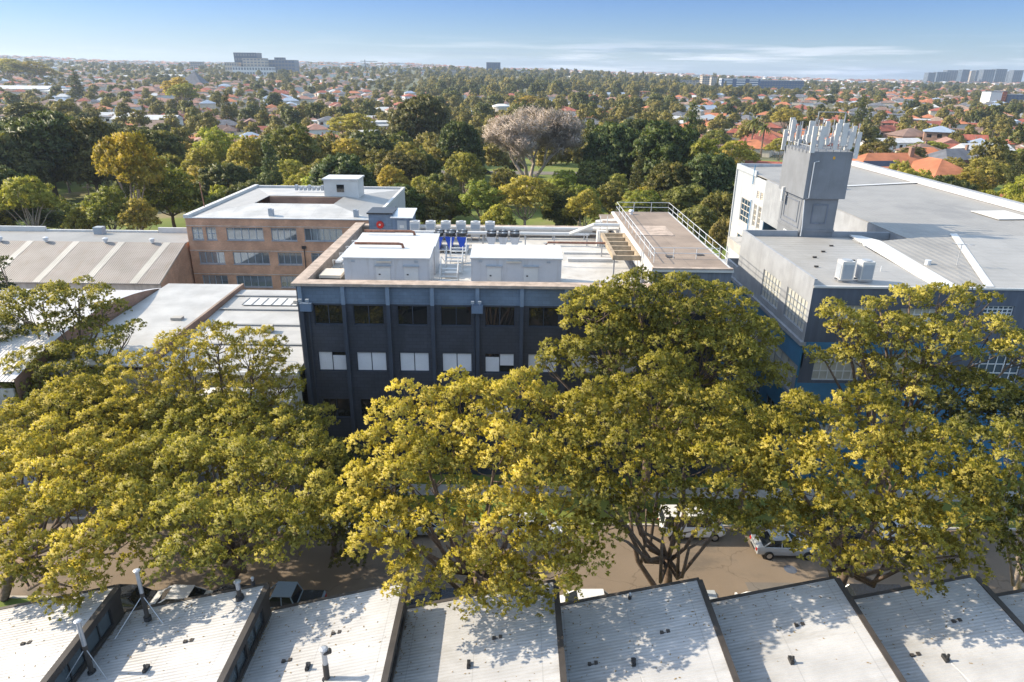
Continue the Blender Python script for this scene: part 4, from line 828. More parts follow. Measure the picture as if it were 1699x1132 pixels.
# ------------------------------------------------------------------ cars
def make_car(kind, paintm):
    root = bpy.data.objects.new('parked_car', None); C.objects.link(root); ORG[root.name] = (0,0,0); root.empty_display_size = .3
    if kind == 'van': st = [(-2.45,.80,.55,.95),(-2.4,.88,.35,1.2),(-1.6,.93,.28,1.2),(0,.94,.28,1.2),(1.2,.93,.28,1.15),(2.0,.88,.3,.95),(2.4,.72,.38,.75)]; top = [(-2.42,1.2,.8,.82),(-2.3,2.0,.76,.72),(.9,2.05,.76,.7),(1.75,1.12,.82,.8)]
    elif kind == 'ute': st = [(-2.5,.82,.6,.9),(-2.45,.88,.4,1.05),(-1.5,.92,.3,1.05),(0,.93,.28,1.05),(1.2,.92,.28,1.05),(2.1,.86,.32,.92),(2.5,.7,.4,.7)]; top = [(-.95,1.05,.8,.8),(-.7,1.72,.68,.66),(.5,1.74,.68,.66),(1.25,1.0,.8,.78)]
    elif kind == 'hatch': st = [(-2.0,.74,.5,.85),(-1.95,.84,.32,.98),(-1.2,.88,.25,.98),(0,.89,.25,.96),(1.0,.88,.25,.93),(1.7,.82,.3,.8),(2.0,.62,.38,.62)]; top = [(-1.95,.98,.78,.76),(-1.55,1.46,.62,.6),(.1,1.48,.64,.6),(.95,.9,.78,.76)]
    else: st = [(-2.3,.74,.5,.85),(-2.25,.84,.32,.95),(-1.4,.9,.25,.97),(0,.91,.25,.94),(1.1,.9,.25,.92),(1.95,.82,.3,.8),(2.3,.6,.38,.6)]; top = [(-1.85,.94,.78,.76),(-1.15,1.40,.62,.6),(.15,1.43,.64,.6),(1.0,.9,.78,.76)]
    m1 = MB(); ring = []
    for x, w, zb, zt in st: ring.append([(x,-w*.92,zb),(x,-w,zb+.12),(x,-w,(zb+zt)/2+.05),(x,-w*.93,zt-.03),(x,-w*.8,zt),(x,w*.8,zt),(x,w*.93,zt-.03),(x,w,(zb+zt)/2+.05),(x,w,zb+.12),(x,w*.92,zb)])
    k = 10; vs = [p for r in ring for p in r]; fs = [(i*k+j, i*k+(j+1)%k, (i+1)*k+(j+1)%k, (i+1)*k+j) for i in range(len(st)-1) for j in range(k)]
    fs += [tuple(range(k)), tuple(range(len(vs)-1, len(vs)-k-1, -1))]; m1.add(vs, fs); body = m1.build('body', paintm, root, smooth=False)
    for x in (st[1][0]+.85, st[-1][0]-.85):
        for sy in (-1, 1):
            w = .9*sy; tb = MB().tube([(x, w-.11, .33), (x, w+.11, .33)], .33, 16).build('wheel', 'tyre', root); MB().tube([(x, w-.115, .33), (x, w+.118, .33)], .2, 12).build('rim', 'rim', tb)
    vs = [];
    for x, z_, w, _ in top: vs += [(x,-w,z_),(x,w,z_)]
    m2 = MB(); m2.add(vs, [(0,1,3,2),(2,3,5,4),(4,5,7,6),(0,2,4,6),(1,7,5,3)]); m2.build('cabin_glass', 'car_glass', root)
    a, b_ = top[1], top[2]
    rf = MB().box(a[0]-.05, b_[0]+.05, -a[2]-.02, a[2]+.02, max(a[1], b_[1])+.002, max(a[1], b_[1])+.05)
    for (p, q) in ((top[0], top[1]), (top[2], top[3])):
        for sg in (-1, 1): rf.tube([(p[0], sg*p[2]*1.01, p[1]), (q[0], sg*q[2]*1.01, q[1])], .045, 5)
    xm = (a[0]+b_[0])/2; 
    for sg in (-1, 1): rf.tube([(xm, sg*.8, top[0][1]-.02), (xm, sg*a[2]*1.01, a[1])], .045, 5)
    rf.build('roof', paintm, root)
    xf = st[-1][0]
    for sg in (-1, 1):
        MB().box(xf-.18, xf-.02, sg*.62-.16, sg*.62+.16, .56, .70).build('headlight', 'lamp_glass', root); MB().box(st[0][0]-.03, st[0][0]+.08, sg*.66-.12, sg*.66+.12, .62, .84).build('tail_light', 'tail_lamp', root)
        MB().box(top[3][0]-.35, top[3][0]-.2, sg*.98-.08, sg*.98+.08, .92, 1.04).build('mirror', paintm, root)
    MB().box(xf-.03, xf+.03, -.5, .5, .4, .55).box(st[0][0]-.06, st[0][0]+.0, -.4, .4, .45, .56).build('bumper', 'dark_metal', root)
    if kind == 'ute': MB().box(-2.4, -1.05, -.78, .78, 1.053, 1.09).build('tray_cover', 'car_dark', root)
    return root
protos = {}
def put_car(kind, col, x, y, ang, label, z_=.05, group='cars parked along the street kerbs'):
    if (kind, col) not in protos: o = make_car(kind, col); protos[(kind, col)] = o
    else: o = copy_tree(protos[(kind, col)])
    o.location = (x, y, z_); o.rotation_euler = (0, 0, math.radians(ang)); o['label'] = label; o['category'] = 'van' if kind == 'van' else ('ute' if kind == 'ute' else 'car'); o['group'] = group
nk = 35.35
for kind, col, x, ang, lab in (('ute', 'car_blue', -14.6, 180, 'pale blue ute with tray cover behind the fifth terrace roof'), ('sedan', 'car_dark', -25.5, 180, 'dark sedan behind the third terrace roof, furthest left'), ('sedan', 'car_white', -21.6-.2, 180, 'silver white car at the gap before the guyed flue'),
        ('sedan', 'car_dark', -4.2, 180, 'dark saloon half hidden behind the sixth roof'), ('hatch', 'car_white', 4.6, 180, 'white hatchback by the trunk of the leaning tree'), ('hatch', 'car_silver', 11.9, 180, 'silver hatchback peeping past the ridge right of the leaning tree'),
        ('sedan', 'car_white', 15.8, 180, 'white sedan behind the eighth roof on the near kerb'), ('hatch', 'car_dark', -19.2+.8, 180, 'dark hatchback beside the tall guyed flue'), ('van', 'car_dark', 23.2, 180, 'dark brown van right of the sunlit roof ridge')):
    put_car(kind, col, x, nk, ang+random.Random(int(x*10)).uniform(-1.5, 1.5), lab)
for kind, col, x, y, ang, lab in (('hatch', 'car_white', -15.6, 43.9, 0, 'white hatchback on the far kerb in the shaded gap at left'), ('sedan', 'car_white', -10.3, 43.9, 0, 'white sedan under the small dark green street tree'), ('hatch', 'car_silver', -6.3, 43.9, 0, 'silver hatchback with tail light beside the bright lawn'),
        ('van', 'car_white', 14.0, 44.0, 0, 'white van on the far kerb behind the sunlit road'), ('sedan', 'car_silver', 20.4, 42.0, 0, 'silver sedan driving in the road below the yellow tree'), ('hatch', 'car_dark', 25.3, 43.9, 0, 'dark hatchback hidden under the right-hand yellow tree'),
        ('sedan', 'car_white', 30.5, 43.9, 0, 'white sedan with a red tail light at the right'), ('sedan', 'car_white', 1.7, 43.9, 0, 'white sedan behind the central street tree'),):
    put_car(kind, col, x, y, ang+random.Random(int(x*10)).uniform(-1.5, 1.5), lab)
for i, (kind, col, u, v, ang, lab) in enumerate((('van', 'car_white', 150, 745, 80, 'white van in the car park, right of its neighbours at far left'), ('van', 'car_white', 100, 752, 95, 'white van in the car park nearest the left edge'), ('sedan', 'car_white', 145, 785, 10, 'white sedan in front of the two car park vans'), ('hatch', 'car_white', 205, 760, 85, 'white hatchback in the car park under yellow foliage'), ('hatch', 'car_white', 20, 826, 0, 'white hatchback glimpsed at the left edge by the kerb'))):
    p = PZ(u, v, .8); put_car(kind, col, p.x, p.y, ang, lab, .06, 'cars in the yard car park')
for i, (col, u, v) in enumerate((('car_silver', 335, 279), ('car_dark', 372, 281), ('car_silver', 478, 278), ('car_blue', 698, 285), ('car_dark', 722, 287), ('car_silver', 790, 284), ('car_dark', 808, 286), ('car_white', 145, 344))):
    p = PZ(u, v, .8); lab = ('silver', 'dark', 'silver', 'pale blue', 'dark', 'silver', 'dark', 'white')[i]+' car on the park road, '+('left of the pair beyond the round bush', 'right of the pair beyond the round bush', 'alone behind the brick block', 'left of two beside the fig', 'right of two beside the fig', 'under the bare tree, left one', 'under the bare tree, right one', 'beside the pale gum trunk')[i]
    put_car('hatch' if i % 2 else 'sedan', col, p.x, p.y, 90 if i == 7 else 0, lab, .09, 'cars parked along the park road')

# ------------------------------------------------------------------ street trees (each crown its own)
def street_tree(base, lobes_px, mat, label, seed, rc=.85, tint=.5, bark='bark', r0=.34, dens=76, per=9, Lf=.175, Wf=.09, group='street trees along the road', gap=1.02, sq=.75, tw=.5, low=-.5, ds=.9):
    lobes = []
    for u, v, y, r in lobes_px:
        if base[1] < 38 and base[0] < -10: y = float(np.interp(v, [690, 730, 770, 820, 880, 940, 1000], [44.5, 42.5, 39, 33.8, 30.0, 27.4, 26.4]))
        elif y < 42.5 and base[1] < 38: y = float(np.interp(v, [680, 760, 820, 880, 940, 1000], [34.2, 31.2, 29.4, 28.2, 27.2, 26.6]))+(y-36)*.15
        p = PY(u, v, y); k = max(pxm(p)*(r*1.2-(13 if v < 760 else 6)), .5); lobes.append((p.x, p.y, p.z, k, k*ds, k*sq))
    t = thing('street_tree', label, 'tree', (base[0], base[1], 0.1), group)
    cl = clumps_on(lobes, rc, seed, gap, low); rng = np.random.default_rng(seed+9)
    rad = rc*(.72+.5*rng.random(len(cl))); tn = tint-.13+rng.normal(0, .11, len(cl))+.10*np.array([rng.normal() for _ in lobes])[cl[:, 3].astype(int)]
    v, ti = leaf_arrays(cl[:, :3], rad, seed, dens, per, Lf, Wf, .68, -.3, tn)
    me = leaf_mesh('crown', v, ti, mat, (base[0], base[1], .1)); o = bpy.data.objects.new('crown', me); C.objects.link(o); o.parent = t
    limbs((base[0], base[1], .1), lobes, cl, r0, seed, tw).build('trunk', bark, t, smooth=True)
    return t
NY = 35.3
street_tree((-2.3, 35.0), [(690,700,37,70),(770,690,39,75),(850,680,38,75),(905,690,38,45),(630,740,37,45),(640,800,36,55),(720,790,36,80),(820,780,36,85),(900,790,36,65),(610,860,34,45),(660,900,32,60),(740,900,33,70),(830,870,33,80),(920,860,34,60),(700,960,30.5,45),(800,960,31,60),(890,945,31,60),(940,920,33,38),(865,985,30,35)], 'leaf_yellow', 'large yellow-green street tree in front of the dark office, crown over two terrace roofs', 11, tint=.66)
street_tree((10.6, 36.0), [(1000,690,39,65),(1080,680,40,75),(1160,700,39,70),(970,760,38,50),(1040,770,38,75),(1130,780,38,75),(1215,770,38,50),(1003,845,36.5,38),(1060,855,36,40),(1140,862,36,44),(1200,855,37,44),(1100,885,35.5,22),(1010,885,36,18),(1175,892,36,20)], 'leaf_yellow', 'golden green street tree with visible twin stems above the sunlit road', 12, tint=.62, r0=.30)
lm = MB().tube([(10.4, 36.0, .1), (9.6, 36.3, 1.6), (8.4, 36.6, 3.4), (7.9, 36.8, 5.4), (7.6, 37, 7.5)], [.22, .2, .17, .13, .08], 8).tube([(8.6, 36.5, 3.1), (8.8, 36.7, 5), (8.7, 36.9, 7.2)], [.11, .09, .05], 6)
_t = [o for o in C.objects if o.name.startswith('street_tree')][-1]; lm.build('stem', 'bark', _t, smooth=True)
street_tree((21.4, 35.6), [(1290,720,39,55),(1365,710,40,70),(1445,715,39,70),(1520,730,39,55),(1310,790,37,60),(1390,790,37,75),(1480,800,36,75),(1560,800,36,55),(1320,870,36,40),(1400,870,35,60),(1480,880,34,60),(1560,870,34,55),(1590,920,32.5,35),(1530,930,32.5,45),(1420,935,33.5,35),(1360,925,34.5,35),(1610,850,35,35)], 'leaf_yellow', 'broad lime and yellow street tree right of the sunlit road', 13, tint=.58)
street_tree((34.2, 36.5), [(1600,740,40,45),(1670,760,40,55),(1740,740,41,70),(1650,830,38,45),(1700,850,37,60),(1680,900,37,40),(1745,880,37,55),(1640,790,39,40)], 'leaf_olive', 'olive street tree on paired pale trunks at the right edge', 14, tint=.55, bark='bark_pale', r0=.3)
_t = [o for o in C.objects if o.name.startswith('street_tree')][-1]
MB().tube([(35.4, 36.3, .1), (35.8, 36.4, 2.5), (36.2, 36.8, 5), (36.6, 37, 8)], [.26, .22, .18, .1], 8).build('stem', 'bark_pale', _t, smooth=True)
street_tree((-18.6, 37.2), [(310,720,41,70),(390,720,42,75),(470,730,42,65),(520,770,41,40),(270,780,40,60),(350,800,39,75),(440,810,39,75),(510,820,40,45),(250,850,38,50),(320,880,37,60),(400,890,37,60),(470,880,38,50),(370,935,36,40),(440,925,37,40),(300,930,36,40),(500,760,41,50),(540,850,40,40),(420,760,40,60),(350,740,40,60)], 'leaf_olive', 'large olive green street tree with dark trunk behind the fifth terrace roof', 15, tint=.64)
street_tree((-33.5, 36.0), [(40,720,39,65),(110,700,40,70),(190,720,40,60),(20,790,38,70),(100,790,38,75),(180,800,38,65),(240,780,39,45),(40,870,36,65),(120,870,35,65),(200,870,36,50),(60,930,34.5,50),(140,930,33,45),(110,970,31.5,38),(125,995,30.5,24),(-30,800,38,70),(-20,880,38,60),(60,820,38,60),(150,850,38,60),(150,760,38,60),(10,930,36,45),(190,915,36,45)], 'leaf_yellow', 'golden street tree at the left edge, lowest tuft hanging over the first roofs', 16, tint=.74)
street_tree((-22, 46.5), [(360,570,47,42),(420,590,47,50),(300,590,47,45),(230,620,46.5,45),(470,640,46,40),(400,650,46,60),(320,650,46,60),(240,680,45,55),(160,660,46,45),(440,700,45,50),(340,710,45,50),(520,690,44.5,35)], 'leaf_yellow', 'feathery upright yellow-green tree in front of the white roofed shed', 17, rc=.62, tint=.48, gap=1.3, dens=90, Lf=.19, Wf=.065, sq=.85, group='trees along the car park edge', tw=.8)
street_tree((-37, 49), [(60,620,51,55),(120,610,51,55),(20,660,50,60),(90,670,50,60),(160,650,50,40),(-30,640,51,60),(40,720,48,55),(110,730,48,45)], 'leaf_olive', 'grey-green fine leaved tree at the left edge below the curved shed', 18, rc=.75, tint=.42, group='trees along the car park edge')
street_tree((-38.5, 54), [(70,500,55,38),(130,490,55,42),(175,520,55,35),(30,510,55,35),(100,535,54,30),(155,545,54,28),(215,555,53,30),(185,575,52.5,22),(10,555,55,38),(-30,540,55,45),(0,600,54,35),(60,550,54,24),(130,575,53.5,26),(110,590,53,30)], 'leaf_olive', 'open flat-topped tree against the pale curved shed at upper left', 19, rc=.85, tint=.52, gap=1.05, sq=.62, group='trees along the car park edge', tw=.7)
street_tree((-50, 64), [(0,440,66,24),(-15,465,66,28),(8,480,66,18)], 'leaf_fig', 'small dark tree at the left edge beside the tan warehouse roof', 20, rc=.7, tint=.5, group='trees along the car park edge')
street_tree((-31, 46.4), [(130,690,46.5,60),(200,700,46,60),(270,720,46,60),(160,760,45,55),(240,780,44.5,55)], 'leaf_green', 'green tree massed behind the golden left-edge crown', 27, rc=.9, tint=.65, group='trees along the car park edge')
street_tree((-12.8, 41.0), [(570,760,42,38),(600,800,41.5,30),(555,820,41,35),(590,850,41,35),(560,890,39.5,30),(575,925,38.5,22),(540,760,43,30)], 'leaf_green', 'narrow dark green tree between the olive and the golden crowns', 21, rc=.7, tint=.45, r0=.2)
street_tree((10.5, 47.0), [(985,520,47.5,60),(1060,500,48,60),(1130,510,48,65),(1200,520,48,55),(1250,560,47,45),(945,590,46.5,40),(1010,600,46,70),(1090,590,46,75),(1180,600,46,75),(1250,620,46.5,45),(1010,680,45.5,50),(1090,670,45,60),(1170,680,45,65),(1240,690,45.5,45),(905,605,46.5,26)], 'leaf_olive', 'tall olive tree covering the office corner and slate annex', 22, tint=.42, r0=.4)
street_tree((29.5, 46.8), [(1385,520,47,32),(1420,545,46.5,35),(1365,590,46.5,28),(1460,510,48,28),(1510,490,48,30),(1560,500,48,45),(1620,500,48,35),(1480,560,46.5,50),(1560,570,46,60),(1640,560,46,50),(1690,590,46,45),(1430,600,45.8,40),(1500,640,45,55),(1590,650,45,60),(1670,660,45,50),(1440,660,45,35)], 'leaf_olive', 'tall layered tree in front of the grey factory corner, tips above its roof edge', 23, tint=.6, gap=1.08, sq=.62, r0=.38, tw=.7)
street_tree((38, 44), [(1570,700,42.5,50),(1640,710,43,50),(1710,700,43,60)], 'leaf_green', 'dark green low tree between the factory and the right-edge crowns', 24, tint=.5, r0=.25)
street_tree((18.5, 46.5), [(1200,730,45,50),(1270,710,45.5,45),(1330,690,45.5,40),(1240,780,43.5,40)], 'leaf_green', 'dark understorey tree below the factory corner', 25, rc=.75, tint=.5, r0=.25)
street_tree((-9.5, 47.2), [(560,800,47,34),(640,800,47,32),(700,780,47,32)], 'leaf_green', 'small shaded tree against the foot of the dark office', 26, rc=.75, tint=.45, r0=.22)

# ------------------------------------------------------------------ archetypes for park and suburb trees
def arche(name, mat, R, H, seed, nl, rc, dens, per, Lf, Wf, bark, zc=.62, squash=.8, gap=1.2, shape='round', trunk=True, tint=.5, spreadz=1.0, r0=None, lr=(.36, .5)):
    rng = random.Random(seed); lobes = []
    if shape == 'cone':
        for k in range(nl):
            f = k/(nl-1); lobes.append((rng.uniform(-.1, .1)*R, rng.uniform(-.1, .1)*R, H*(.16+.8*f), R*(1.02-f*.92), R*(1.02-f*.92), H*.06+.3))
    else:
        for k in range(nl):
            th = k*2.4+rng.random(); q = math.sqrt((k+.5)/nl); lr_ = R*rng.uniform(*lr)
            r_ = (R-lr_)*q; zz = H*zc+(1-q*q)*H*(1-zc)*.62*spreadz+rng.uniform(-.09, .06)*H
            lobes.append((math.cos(th)*r_, math.sin(th)*r_, min(zz, H-lr_*squash), lr_, lr_, lr_*squash))
    cl = clumps_on(lobes, rc, seed, gap, -.55); r = np.random.default_rng(seed)
    if shape == 'cone': cl = cl[cl[:, 2] > 1]
    tn = tint+r.normal(0, .15, len(cl))
    v, ti = leaf_arrays(cl[:, :3], rc*(.75+.5*r.random(len(cl))), seed, dens, per, Lf, Wf, .75, -.4, tn)
    cm = leaf_mesh(name+'_crown', v, ti, mat)
    r0 = r0 or R*.05
    mb = limbs((0, 0, 0), lobes if shape != 'cone' else [lobes[-1]], cl, r0, seed, .25 if len(cl) < 200 else .12)
    tm = mb.build('trunk', bark, None, smooth=True); td = tm.data; bpy.data.objects.remove(tm)
    return cm, td
AR = {}
AR['fig'] = [arche('fig', 'leaf_fig', 11, 20, s, 17, 1.35, 16, 5, .8, .42, 'bark', .45, .85, 1.05) for s in (31, 32)]
AR['gum'] = [arche('gum', 'leaf_olive', 6.5, 15, s, 11, 1.0, 22, 5, .55, .24, 'bark_pale', .52, .75, 1.2, lr=(.28, .42)) for s in (33, 34, 35)]
AR['round'] = [arche('round', 'leaf_green', 5.5, 11, s, 9, 1.0, 20, 5, .6, .28, 'bark', .42, .9, 1.1) for s in (36, 37)]
AR['golden'] = [arche('golden', 'leaf_yellow', 6, 11, s, 9, 1.0, 20, 5, .6, .28, 'bark', .45, .85, 1.15, tint=.4) for s in (38,)]
AR['pine'] = [arche('pine', 'leaf_fig', 3.2, 20, 39, 15, .8, 18, 5, .6, .2, 'bark', shape='cone', tint=.45)]
# bare tree: branching limbs with fine twigs
def bare_mesh():
    rng = random.Random(5); mb = MB(); tips = []
    def grow(p, d, ln, r, lv):
        e = p+d*ln; m_ = p.lerp(e, .5)+Vector((rng.uniform(-1, 1), rng.uniform(-1, 1), rng.uniform(-.5, .5)))*ln*.07
        mb.tube([p, m_, e], [r, r*.85, r*.68], 6 if lv < 2 else 4, False)
        if lv >= 5: tips.append(tuple(e)); return
        if lv >= 3: tips.append(tuple(m_))
        for k in range(3 if lv < 4 else 3):
            nd = (d+Vector((rng.uniform(-1, 1), rng.uniform(-1, 1), rng.uniform(-.25, .7)))*.72).normalized(); grow(e, nd, ln*rng.uniform(.62, .82), r*.62, lv+1)
    for k in range(4):
        a = k*1.57+.4; grow(Vector((0, 0, 2.5)), Vector((math.cos(a)*.6, math.sin(a)*.6, 1)).normalized(), 5.2, .42, 1)
    mb.tube([(0,0,-.2), (0,0,1), (0,0,2.7)], [1.0, .7, .6], 9)
    o = mb.build('trunk', 'bark_pale', None, smooth=True); d = o.data; bpy.data.objects.remove(o)
    v, ti = leaf_arrays(np.array(tips), np.full(len(tips), 1.25), 6, 30, 3, .9, .075, .9, -1, None, 1.0, .5)
    return leaf_mesh('bare_crown', v, ti, 'twig_pink'), d
AR['bare'] = [bare_mesh()]
def palm_mesh():
    rng = random.Random(8); vs = []; 
    for k in range(26):
        a = k*2.4; el = rng.uniform(-.5, .9); p = Vector((0, 0, 8)); d = Vector((math.cos(a)*math.cos(el), math.sin(a)*math.cos(el), math.sin(el))); s_ = Vector((-math.sin(a), math.cos(a), 0))
        for j in range(5):
            q = p+d*.62; w0, w1 = .42*(1-j/6), .42*(1-(j+1)/6); vs += [p+s_*w0, p-s_*w0, q-s_*w1, q+s_*w1]; p = q; d = (d+Vector((0, 0, -.28))).normalized()
    v = np.array([tuple(q) for q in vs]); cm = leaf_mesh('palm_crown', v, np.full(len(v)//4, .5), 'leaf_green')
    o = MB().tube([(0,0,0), (.1,0,4), (0,0,8)], [.28, .2, .2], 7).build('trunk', 'bark', None); d = o.data; bpy.data.objects.remove(o); return cm, d
AR['palm'] = [palm_mesh()]
DIM = dict(fig=(11, 20), gum=(6.5, 15), round=(5.5, 11), golden=(6, 11), pine=(3.2, 20), bare=(11, 20), palm=(3, 9))
KINDW = dict(fig='dark fig', gum='olive gum tree', round='bushy green tree', golden='golden green tree', pine='dark conical pine', bare='bare pinkish tree', palm='palm')
TREES = []
def plant(kind, x, y, w, h, seed=0, label=None, col=None, rot=None, grp=None):
    rng = random.Random(seed*7+13); z = hills(x, y); cm, td = rng.choice(AR[kind]); R_, H_ = DIM[kind]
    e = bpy.data.objects.new({'fig': 'fig_tree', 'gum': 'gum_tree', 'round': 'bushy_tree', 'golden': 'golden_tree', 'pine': 'pine_tree', 'bare': 'bare_tree', 'palm': 'palm_tree'}[kind], None); C.objects.link(e)
    e.location = (x, y, z); s = w/2/R_; e.scale = (s, s, h/H_); e.rotation_euler = (0, 0, rng.uniform(0, 6.28) if rot is None else rot)
    for nm, d in (('crown', cm), ('trunk', td)):
        o = bpy.data.objects.new(nm, d); C.objects.link(o); o.parent = e
        c = col or (rng.uniform(.75, 1.08), rng.uniform(.85, 1.05), rng.uniform(.8, 1.2)); o.color = (*c, 1)
    e['category'] = 'tree'; e['group'] = grp or ('trees in the park' if y < 262 else 'trees among the suburban houses')
    TREES.append((e, kind, label)); return e
# explicit trees: kind, u, v of base, v of top, width in photo pixels
EXP = [('fig',25,350,228,140,'dark fig at the far left of the park, cut by the frame'),('fig',95,335,182,180,None),('fig',165,335,205,120,None),('fig',35,300,205,120,None),('fig',275,318,222,110,'dark fig between the leaning pale gum and the park cars'),('fig',240,290,215,100,None),
 ('gum',237,392,216,125,'tall olive gum with pale leaning trunk on the grass left of the brick block'),('round',290,380,282,115,'rounded bright green tree touching the left end of the brick block'),('round',120,392,343,105,'low domed bush behind the tan warehouse roof'),
 ('gum',370,305,212,95,None),('gum',420,320,225,80,None),('round',490,318,212,110,None),('round',540,310,238,80,None),('gum',580,312,228,75,None),('golden',590,235,190,85,None),('round',640,320,250,85,None),('fig',700,268,155,105,'broad dark fig standing above the park left of the bare tree'),
 ('fig',765,305,208,80,None),('gum',675,305,235,60,None),('bare',878,328,168,205,'huge bare pinkish tree in the middle of the park'),('fig',1015,330,212,110,None),('fig',1095,335,198,140,'largest glossy dark fig right of the bare tree'),('fig',1050,300,195,120,None),('gum',960,385,305,75,None),('round',838,342,282,62,None),('gum',935,345,282,62,None),('round',985,340,265,75,None),('gum',905,350,300,50,None),('round',860,352,305,45,None),
 ('gum',870,392,290,110,'pale olive gum cluster centred behind the long roof pipes'),('gum',800,392,300,90,None),('round',720,392,308,80,None),('fig',930,392,320,70,None),('round',690,380,325,50,None),('round',1010,370,300,70,None),('gum',1060,392,315,90,None),('round',1130,385,305,90,None),('round',1185,400,315,70,None),('round',1195,430,360,50,'small green tree between the railed deck and the factory wing'),
 ('gum',760,340,268,50,None),('round',620,340,270,70,None),('gum',340,345,275,70,None),('gum',400,340,270,75,None),('golden',375,380,310,60,None),('fig',440,335,280,60,None),('gum',1160,345,228,85,None),('gum',1215,300,232,70,None),('gum',1185,270,215,60,None),('palm',1245,255,195,40,None),('palm',1262,262,205,36,None),('palm',950,340,290,40,None),
 ('round',1440,292,238,75,None),('round',1505,285,245,60,None),('fig',1405,290,246,50,None),('gum',1575,310,262,70,None),('gum',1625,330,262,85,None),('round',1660,300,250,80,None),('gum',1590,345,285,90,None),('gum',1690,300,245,60,None),('fig',1610,365,315,60,None),('golden',1540,260,235,60,None),
 ('pine',1425,216,157,24,'lone tall dark pine right of the rooftop antennas'),('pine',1138,300,170,40,None),('round',1090,390,330,60,None),('golden',1240,285,250,40,None),('gum',1300,225,180,60,None),('gum',1290,280,228,50,None),('pine',133,170,115,22,None),('pine',380,215,150,24,None),
 ('fig',60,240,175,80,None),('round',120,215,170,50,None),('gum',310,180,138,60,None),('golden',300,175,130,50,None),('gum',20,150,105,70,None),('gum',60,150,110,80,None),('golden',880,190,160,60,None),('round',560,330,290,60,None),('gum',1230,340,300,30,None)]
occ = {}
def occupy(x, y, r):
    for i in range(int((x-r)//8), int((x+r)//8)+1):
        for j in range(int((y-r)//8), int((y+r)//8)+1): occ.setdefault((i, j), []).append((x, y, r))
def free(x, y, r): return all((x-a)**2+(y-b)**2 > (r+c)**2 for a, b, c in occ.get((int(x//8), int(y//8)), ()))
for i, (k, u, vb, vt, w, lab) in enumerate(EXP):
    p = PZ(u, vb, 0)
    for _ in range(6): p = PZ(u, vb, hills(p.x, p.y)) if p.y < 900 and p.y > 0 else p
    top = PY(u, vt, p.y).z; h = max(3, top-p.z); wm = w*pxm(p+Vector((0, 0, h*.6)))
    plant(k, p.x, p.y, wm, h, i, lab, (.99, .965, .97) if k == 'bare' else (1.2, 1.0, .7) if lab and 'leaning trunk' in lab else (1.25, 1.3, .7) if lab and 'rounded bright' in lab else None); occupy(p.x, p.y, wm*.4)

# ------------------------------------------------------------------ far landmark buildings
HOUSES = []
def slab_block(name, u0, u1, vt, y, depth, label, cat, wall, win, floors, bays, roof='far_grey', vb=None, yaw=0, taper=0):
    a, b_ = PY(u0, vt, y), PY(u1, vt, y); x0, x1 = a.x, b_.x; zt = (a.z+b_.z)/2; xm = (x0+x1)/2; w = x1-x0; zb = hills(xm, y)-3
    if zt < zb+8: zt = zb+8
    t = thing(name, label, cat, (xm, y, zb)); t.rotation_euler = (0, 0, yaw)
    h = zt-zb; mb = MB()
    q = [(-w/2, 0), (w/2, 0), (w/2, depth), (-w/2, depth)]
    mb.add([(x, yy, 0) for x, yy in q]+[(x*(1+taper), yy, h) for x, yy in q], [(0,3,2,1), (4,5,6,7), (0,1,5,4), (1,2,6,5), (2,3,7,6), (3,0,4,7)]); mb.build('wall', wall, t, (0,0,0))
    MB().box(-w/2*(1+taper)-.3, w/2*(1+taper)+.3, -.3, depth+.3, h+.003, h+.8).build('roof', roof, t, (0,0,0))
    lo = max(3, h-floors*max(3.0, (h-4)/max(1, floors))); mb = MB(); fh = (h-lo)/floors
    for f in range(floors):
        for k in range(bays):
            xa = -w/2+w*(k+.16)/bays; xb = -w/2+w*(k+.84)/bays; MB().box(xa, xb, -.12, .05, lo+f*fh+fh*.28, lo+f*fh+fh*.82).build('window', win, t, (0,0,0))
    for f in range(floors):
        nb = max(2, int(bays*depth/w))
        for k in range(nb):
            sg = 1 if xm < 0 else -1; xx = sg*w/2; MB().box(min(xx, xx+sg*.12), max(xx, xx+sg*.12), depth*(k+.18)/nb, depth*(k+.82)/nb, lo+f*fh+fh*.28, lo+f*fh+fh*.82).build('window', win, t, (0,0,0))
    occupy(xm, y+depth/2, max(w, depth)*.55); return t
slab_block('hospital_tower', 388, 424, 88, 1900, 40, 'glassy hospital tower flaring outward at the top on the left skyline', 'tower', 'tower_glass', 'far_grey', 5, 8, taper=.06)
slab_block('hospital_block', 402, 438, 97, 1870, 30, 'tan stepped block directly in front of the glassy skyline tower', 'building', 'far_tan', 'far_grey', 6, 6)
slab_block('hospital_block', 440, 488, 100, 1950, 40, 'dark stepped hospital wing right of the glassy skyline tower', 'building', 'far_grey', 'far_blue', 4, 9)
slab_block('hospital_block', 455, 470, 96, 1980, 20, 'small dark plant-topped block above the stepped hospital wing', 'building', 'tower_glass', 'far_grey', 3, 3)
slab_block('hospital_block', 372, 392, 104, 1850, 30, 'low brown hospital block left of the glassy tower', 'building', 'far_tan', 'far_grey', 3, 5)
slab_block('hospital_podium', 385, 450, 111, 1800, 30, 'long white podium below the glassy skyline tower', 'building', 'far_white', 'far_grey', 2, 14)
slab_block('apartment_block', 314, 332, 103, 2100, 25, 'dark apartment block left of the hospital group on the skyline', 'building', 'far_grey', 'far_tan', 5, 5)
slab_block('office_tower', 807, 830, 104, 2300, 35, 'blue glass tower alone on the central skyline', 'tower', 'tower_glass', 'far_blue', 9, 7)
slab_block('apartment_block', 803, 818, 119, 2200, 20, 'white block at the left foot of the blue glass tower', 'building', 'far_white', 'far_grey', 4, 4)
